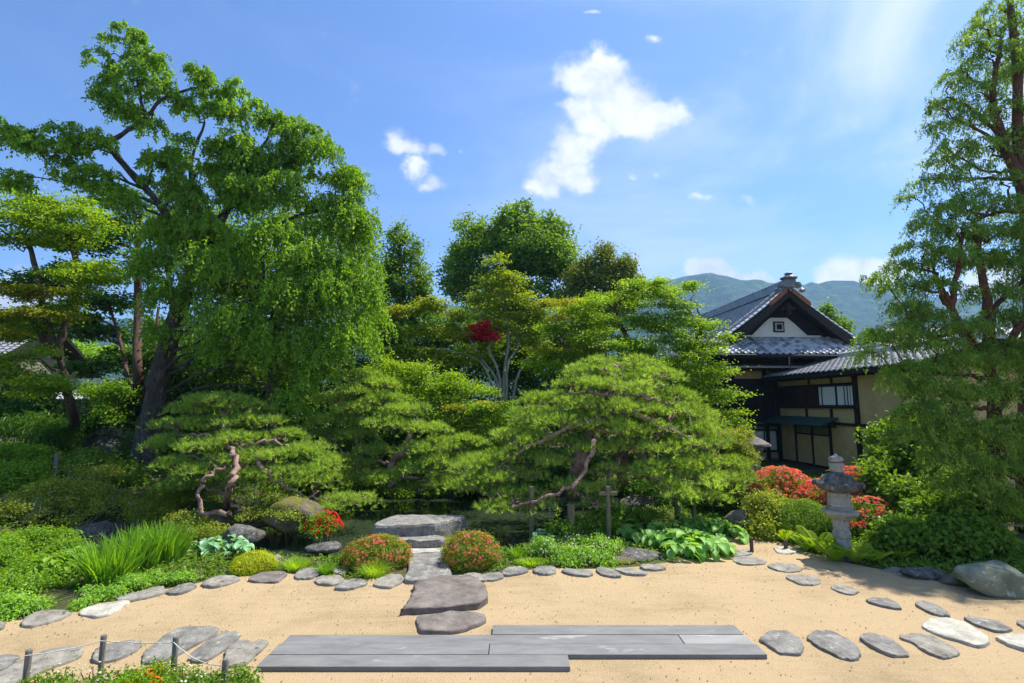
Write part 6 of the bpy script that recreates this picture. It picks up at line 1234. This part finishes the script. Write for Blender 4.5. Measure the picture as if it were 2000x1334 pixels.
shrub('dark leafy bushes in the shade in front of the storehouse', [(40, 800, 17.6, 60, 34), (-20, 790, 17.6, 60, 40), (110, 800, 18, 50, 34), (170, 830, 17.6, 50, 34), (60, 760, 18.5, 50, 26)], 'dark', 20000, .10, 'shrub', 'shrub', None, .2)
# white flowering ground cover
shrub('low variegated ground cover with tiny white flowers in front of the props', [(1065, 1075, 9.3, 34, 22), (1110, 1085, 9.05, 40, 22), (1160, 1088, 9.0, 40, 22), (1185, 1072, 9.3, 30, 20), (1130, 1062, 9.6, 50, 18)], 'cover', 17000, .038, 'ground_cover', 'ground cover', None, .07, .7, .6, per=10, flowers=[('blossoms', 'white', 260, .028, None)])
shrub('low green ground cover with a few white dots along the left curve of the edging', [(200, 1160, 8.1, 40, 12), (260, 1140, 8.5, 36, 12), (300, 1128, 8.7, 30, 10), (170, 1178, 7.9, 26, 9), (350, 1128, 8.8, 34, 9)], 'cover', 12000, .032, 'ground_cover', 'ground cover', None, .06, .7, .5, per=10)
shrub('low leafy green patch among the props behind the white flowered ground cover', [(1150, 1020, 10.3, 50, 14), (1110, 1030, 10.0, 40, 14), (1240, 1010, 10.6, 56, 14), (1200, 1000, 10.8, 40, 14)], 'mid', 14000, .05, 'ground_cover', 'ground cover', None, .09)
shrub('rounded cushion of yellow-green moss at the sand edge left of the pond', [(498, 1102, 8.75, 38, 20), (476, 1110, 8.6, 22, 12)], 'moss', 15000, .02, 'moss_mound', 'moss', None, .03, .9, .93, out=1.3, per=8, stems=1)
# flower bed bottom left
shrub('low shrubby flower bed with tiny white blossoms at the bottom left corner', [(100, 1345, 4.75, 60, 40), (180, 1350, 4.7, 60, 46), (250, 1356, 4.6, 60, 40), (330, 1352, 4.65, 60, 40), (400, 1350, 4.7, 60, 34), (460, 1356, 4.6, 46, 34), (230, 1400, 4.4, 200, 60)], 'mid', 30000, .03, 'flower_bed_shrub', 'shrub', None, .06, .7, .5, per=12, flowers=[('blossoms', 'white', 260, .022, None)], bark='bark_red')
shrub('bright orange flowering clump at the bottom left among the bed', [(292, 1322, 4.45, 13, 12), (275, 1335, 4.4, 16, 12), (255, 1345, 4.35, 14, 10), (300, 1338, 4.4, 12, 12), (268, 1322, 4.5, 7, 10), (310, 1312, 4.5, 6, 8), (245, 1335, 4.4, 8, 7)], 'bright', 1500, .025, 'orange_flowers', 'flowers', None, .05, flowers=[('blossoms', 'orange', 520, .024, None)])

# ------------------------------------------------------------------ blades, tufts, ferns
def blades(base, n, h, w, spread, lean, mat, root, name='blades', seg=5, droop=.5, kind='stuff'):
    """curved strips rising from points round base"""
    a = rng.random(n) * 6.283; r = np.sqrt(rng.random(n)) ; p = np.stack([base[0] + r * spread[0] * np.cos(a), base[1] + r * spread[1] * np.sin(a)], 1)
    z = H(p[:, 0], p[:, 1]) - .01; d = np.stack([np.cos(a), np.sin(a)], 1) * (r * lean)[:, None] + rng.normal(size=(n, 2)) * lean * .35; hh = h * rng.uniform(.6, 1.15, n)
    t = np.linspace(0, 1, seg); X_ = p[:, None, :] + d[:, None, :] * (t ** 1.6)[None, :, None] * hh[:, None, None]
    Z_ = z[:, None] + hh[:, None] * (t[None] - droop * np.linalg.norm(d, axis=1)[:, None] * t[None] ** 3)
    s_ = np.stack([-np.sin(a + rng.normal(size=n)), np.cos(a)], 1); s_ /= np.linalg.norm(s_, axis=1)[:, None]; ww = w * (1 - t ** 2 * .9)
    A = np.concatenate([X_ - s_[:, None] * ww[None, :, None] * .5, Z_[..., None]], -1); B = np.concatenate([X_ + s_[:, None] * ww[None, :, None] * .5, Z_[..., None]], -1)
    V = np.stack([A, B], 2).reshape(-1, 3); q = np.arange(n)[:, None] * seg * 2 + np.arange(seg - 1)[None] * 2; q = q.ravel()
    F = np.stack([q, q + 1, q + 3, q + 2], 1); T = np.repeat(rng.normal(.45, .2, n), seg * 2); return part(name, V, F, MAT[mat], root, T, kind=kind)
def tuft(px, py, Y, n, h, w, spread, lean, mat, label, name='grass_tuft', cat='grass', group=None, droop=.5):
    c = D(px, py, Y); z = hz(c[0], c[1]); root = thing(name, (c[0], c[1], z), label, cat, group); blades(c, n, h, w, spread, lean, mat, root, 'blades', droop=droop); return root
tuft(730, 1120, Yof(730, 1124), 500, .26, .009, (.14, .12), .8, 'grass', 'bushy bright grass tuft in front of the left azalea ball', group='grass tufts at the sand edge')
tuft(577, 1108, Yof(577, 1112), 420, .22, .009, (.16, .1), .7, 'grass', 'spiky grass tuft right of the moss mound at the water', group='grass tufts at the sand edge')
tuft(636, 1118, Yof(636, 1120), 300, .2, .009, (.1, .08), .6, 'iris', 'small dark green grass tuft between pale edging stones', group='grass tufts at the sand edge')
tuft(1010, 1090, Yof(1010, 1090), 300, .2, .009, (.12, .1), .6, 'iris', 'short grass tuft just right of the right azalea ball', group='grass tufts at the sand edge')
tuft(1035, 1102, Yof(1035, 1102), 380, .14, .008, (.2, .08), .8, 'grass', 'low grass mat at the foot of the grey rough rock', group='grass tufts at the sand edge')
tuft(1195, 1116, Yof(1195, 1114), 160, .08, .008, (.16, .05), .8, 'grass', 'tiny grass patch growing over an edging stone', group='grass tufts at the sand edge')
tuft(1275, 1114, Yof(1275, 1112), 120, .08, .008, (.1, .04), .8, 'grass', 'tiny grass patch at the last edging stone', group='grass tufts at the sand edge')
tuft(478, 1125, Yof(478, 1122), 260, .13, .008, (.16, .05), .8, 'grass', 'short bright grass fringe below the moss mound', group='grass tufts at the sand edge')
tuft(870, 1052, 9.9, 260, .2, .008, (.12, .1), .6, 'moss', 'yellowish grass tuft between the stone steps and the right azalea ball', group='grass tufts at the sand edge')
for k, (px, py, lb) in enumerate([(215, 1140, 'left sword leaved iris clump at the inlet'), (265, 1115, 'tall dense iris clump in the middle of the iris bed'), (320, 1098, 'right thinner iris clump beside the olive bush')]):
    tuft(px, py, Yof(px, py, .02), 420, .66, .024, (.3, .22), .42, 'iris', lb, 'iris_clump', 'iris', 'iris clumps by the inlet', .25)
def fern(px, py, Y, n, L_, label, mat='fern', group='ferns around the lantern'):
    c = D(px, py, Y); z = hz(c[0], c[1]); root = thing('fern', (c[0], c[1], z), label, 'fern', group)
    for q in range(n):
        a = 6.283 * q / n + random.uniform(-.25, .25); l = L_ * random.uniform(.75, 1.1); el = random.uniform(.95, 1.35); m = 28
        t = np.linspace(0, 1, m); out = np.array((math.cos(a), math.sin(a))); rr = l * (np.sin(t * 1.3) / 1.3 * math.cos(el * .6)); zz = z + l * (t * math.sin(el) * .95 - .42 * t ** 2.4)
        sp = np.stack([c[0] + out[0] * rr, c[1] + out[1] * rr, zz], 1); tg_ = unit(np.gradient(sp, axis=0)); sd_ = np.array((-out[1], out[0], 0)); up_ = np.cross(tg_, sd_)
        ln = l * .17 * np.sin(np.clip(t * 1.02 + .06, 0, 1) * math.pi) ** .7 + .012; P_, A_, Nn, Ls = [], [], [], []
        for s in (-1, 1): P_.append(sp); A_.append(sd_[None] * s + tg_ * .45 - np.array((0, 0, .12))); Nn.append(up_ * np.sign(up_[:, 2:3] + 1e-6)); Ls.append(ln)
        V, F, T = leaf_arrays(np.concatenate(P_), np.concatenate(A_), np.concatenate(Nn), np.concatenate(Ls), l * .034, np.full(2 * m, random.gauss(.5, .18)), fold=.1)
        part('frond', V, F, MAT[mat], root, T)
for px, py, Y, n, L_, lb in [(1600, 1080, 9.5, 15, .75, 'biggest lime fern left of the lantern'), (1575, 1095, 9.6, 11, .5, 'low fern at the corner of the sand left of the lantern'), (1632, 1112, 8.95, 13, .55, 'fern drooping in front of the lantern foot'), (1670, 1110, 8.9, 13, .55, 'fern immediately right of the lantern foot'),
                         (1705, 1100, 8.9, 11, .45, 'shaded fern right of the lantern ferns'), (1535, 1072, 10.2, 11, .5, 'pale fern behind the short stake'), (1760, 1090, 9, 10, .4, 'small fern in the shade before the dark shrub')]: fern(px, py, Y, n, L_, lb)

# hostas and hydrangea: every large leaf its own piece
def big_leaf_mesh(name, mat, L_=1.0, W_=.75, seg=5, curl=.25, tint=.5, pointed=.8):
    t = np.linspace(0, 1, seg + 1); V, F = [], []
    for q in t:
        w = W_ * .5 * math.sin(min(1, (q * .93 + .05)) * math.pi) ** pointed; z = .22 * math.sin(q * 2.2) - curl * q * q
        V += [(q * L_, -w, z + w * .35), (q * L_, -w * .5, z + w * .02), (q * L_, 0, z - .02), (q * L_, w * .5, z + w * .02), (q * L_, w, z + w * .35)]
    for i in range(seg):
        for j in range(4): F.append((i * 5 + j, i * 5 + j + 1, i * 5 + j + 6, i * 5 + j + 5))
    me = np_mesh(name, np.array(V), np.array(F), np.full(len(V), tint), True); me.materials.append(MAT[mat]); return me
def leafy_clump(label, name, cat, spots, n, size, mat, group=None, W_=.75, tints=(.2, .4, .55, .8), height=.3, pointed=.8):
    """spots: (px, py, Y, rx, ry) ground patches carrying rosettes of big leaves"""
    ms = [big_leaf_mesh('leaf', mat, 1, W_, tint=t, pointed=pointed) for t in tints]
    c0 = D(*spots[0][:3]); z0 = hz(c0[0], c0[1]); root = thing(name, (c0[0], c0[1], z0), label, cat, group); w = np.array([s[3] * s[4] for s in spots], float); w /= w.sum()
    st_ = []
    for s, wi in zip(spots, w):
        c = D(*s[:3]); k = s[2] / 1000; m = int(n * wi)
        for q in range(m):
            a = random.random() * 6.283; r = math.sqrt(random.random()); rx_, ry_ = s[3] * k, s[4] * k * 2.2
            x, y = c[0] + r * rx_ * math.cos(a), c[1] + r * ry_ * math.sin(a); z = hz(x, y) + height * (1 - r * r) ** .6 * random.uniform(.55, 1.05) + .03
            o = bpy.data.objects.new('leaf', random.choice(ms)); C.objects.link(o); o.parent = root; o.location = (x - c0[0], y - c0[1], z - z0)
            sz = size * random.uniform(.65, 1.2); o.scale = (sz, sz, sz); o.rotation_euler = (random.uniform(-.25, .25), random.uniform(-.15, .3) + r * .45, math.atan2(math.sin(a) * 1.0, math.cos(a)) + random.uniform(-.7, .7) if r > .3 else random.random() * 6.283)
            if q % 2 == 0: st_.append((np.array([(x - .1 * rx_ * math.cos(a), y - .1 * ry_ * math.sin(a), hz(x, y)), (x, y, z)]), np.array([.008, .005])))
    V, F = tubes(st_, 4); part('stalks', V, F, MAT[mat], root, kind='stuff'); return root
leafy_clump('big hosta bed with large round pale green leaves spilling onto the sand', 'hosta', 'hosta', [(1300, 1055, 10.0, 46, 24), (1350, 1065, 9.6, 50, 24), (1385, 1078, 9.3, 40, 14), (1250, 1045, 10.3, 50, 20), (1330, 1088, 9.1, 40, 8)], 290, .23, 'hosta', 'hostas along the sand')
leafy_clump('upper hosta clump below the boulder with broad light leaves', 'hosta', 'hosta', [(1385, 1025, 10.8, 44, 18), (1415, 1040, 10.4, 30, 16), (1350, 1020, 10.9, 26, 12)], 120, .22, 'hosta', 'hostas along the sand')
leafy_clump('blue-green hosta clump between the two left propping poles', 'hosta', 'hosta', [(1100, 1040, 10.0, 34, 10), (1065, 1050, 9.9, 24, 10)], 70, .17, 'hosta_blue', 'hostas along the sand', height=.24)
leafy_clump('blue-grey hosta leaves left of the moss mound at the inlet', 'hosta', 'hosta', [(440, 1080, 9.4, 40, 12), (400, 1090, 9.3, 30, 12), (465, 1090, 9.1, 20, 8)], 110, .16, 'hosta_blue', 'hostas along the sand', height=.24)
leafy_clump('lime green broad leaved plant above the pinkish edging stone', 'hydrangea', 'hydrangea', [(115, 1160, 8.15, 40, 14), (80, 1170, 8.0, 34, 12), (145, 1150, 8.4, 26, 12)], 190, .13, 'bright', None, .7, height=.3)
leafy_clump('mid green broad leaves between the propping poles', 'hosta', 'hosta', [(1220, 1035, 10.4, 36, 12), (1150, 1045, 10.1, 26, 8)], 80, .17, 'hosta', 'hostas along the sand', height=.26)

# ------------------------------------------------------------------ ground cover over the banks, litter on the sand
def cover():
    n = 260000; y = 7.6 + 19 * rng.random(n) ** 1.3; x = (rng.random(n) * 2 - 1) * (y * 1.05 + 1)
    s = poly_sd(x, y, sand_poly[::1]); d = poly_sd(x, y, pond); nz = wob(np.stack([x, y, x * 0], 1), 1.4)
    k = (s > .12) & (d > np.where(y < 11, .22, .08)) & ~((x > P(770, 1080)[0]) & (x < P(885, 1080)[0]) & (y < 10.4) & (y > 8.2)) & (nz + rng.normal(size=n) * .35 > -.35) & (x < 9.4); x, y, s = x[k][:70000], y[k][:70000], s[k][:70000]
    z = H(x, y); p = np.stack([x, y, z + rng.random(len(x)) * .07 * np.minimum(1, s)], 1)
    V, F, T = leaf_arrays(p, rng.normal(size=(len(x), 3)) + np.array((0, 0, .35)), rng.normal(size=(len(x), 3)) * .5 + np.array((0, 0, 1.)), rng.uniform(.05, .10, len(x)), .045, rng.normal(.42, .22, len(x)))
    o = part('ground_cover', V, F, MAT['mid'], None, T); o['kind'] = 'stuff'; o['category'] = 'ground cover'; o['label'] = 'low leafy ground cover on the banks of the pond'
    n = 9000; x = rng.uniform(-9, 9, n); y = rng.uniform(4.2, 10.5, n); sd0 = poly_sd(x, y, sand_poly); k = (sd0 < -.02) & (rng.random(n) < .16 + .8 * np.exp(sd0 / .35) + .25 * (wob(np.stack([x, y, x * 0], 1), 1.9) > .35)); x, y = x[k], y[k]
    p = np.stack([x, y, np.full(len(x), .012)], 1); V, F, T = leaf_arrays(p, rng.normal(size=(len(x), 3)) * np.array((1, 1, .05)), rng.normal(size=(len(x), 3)) * .2 + np.array((0, 0, 1.)), rng.uniform(.012, .035, len(x)), .014, rng.random(len(x)))
    o = part('leaf_litter', V, F, MAT['litter'], None, T); o['kind'] = 'stuff'; o['category'] = 'litter'; o['label'] = 'tiny dry leaves and grit scattered on the sand'
cover()
tris = sum(len(o.data.polygons) * (2 if len(o.data.polygons) and len(o.data.polygons[0].vertices) > 3 else 1) for o in S.objects if o.type == 'MESH')
print('triangles about', tris, 'objects', len(S.objects))
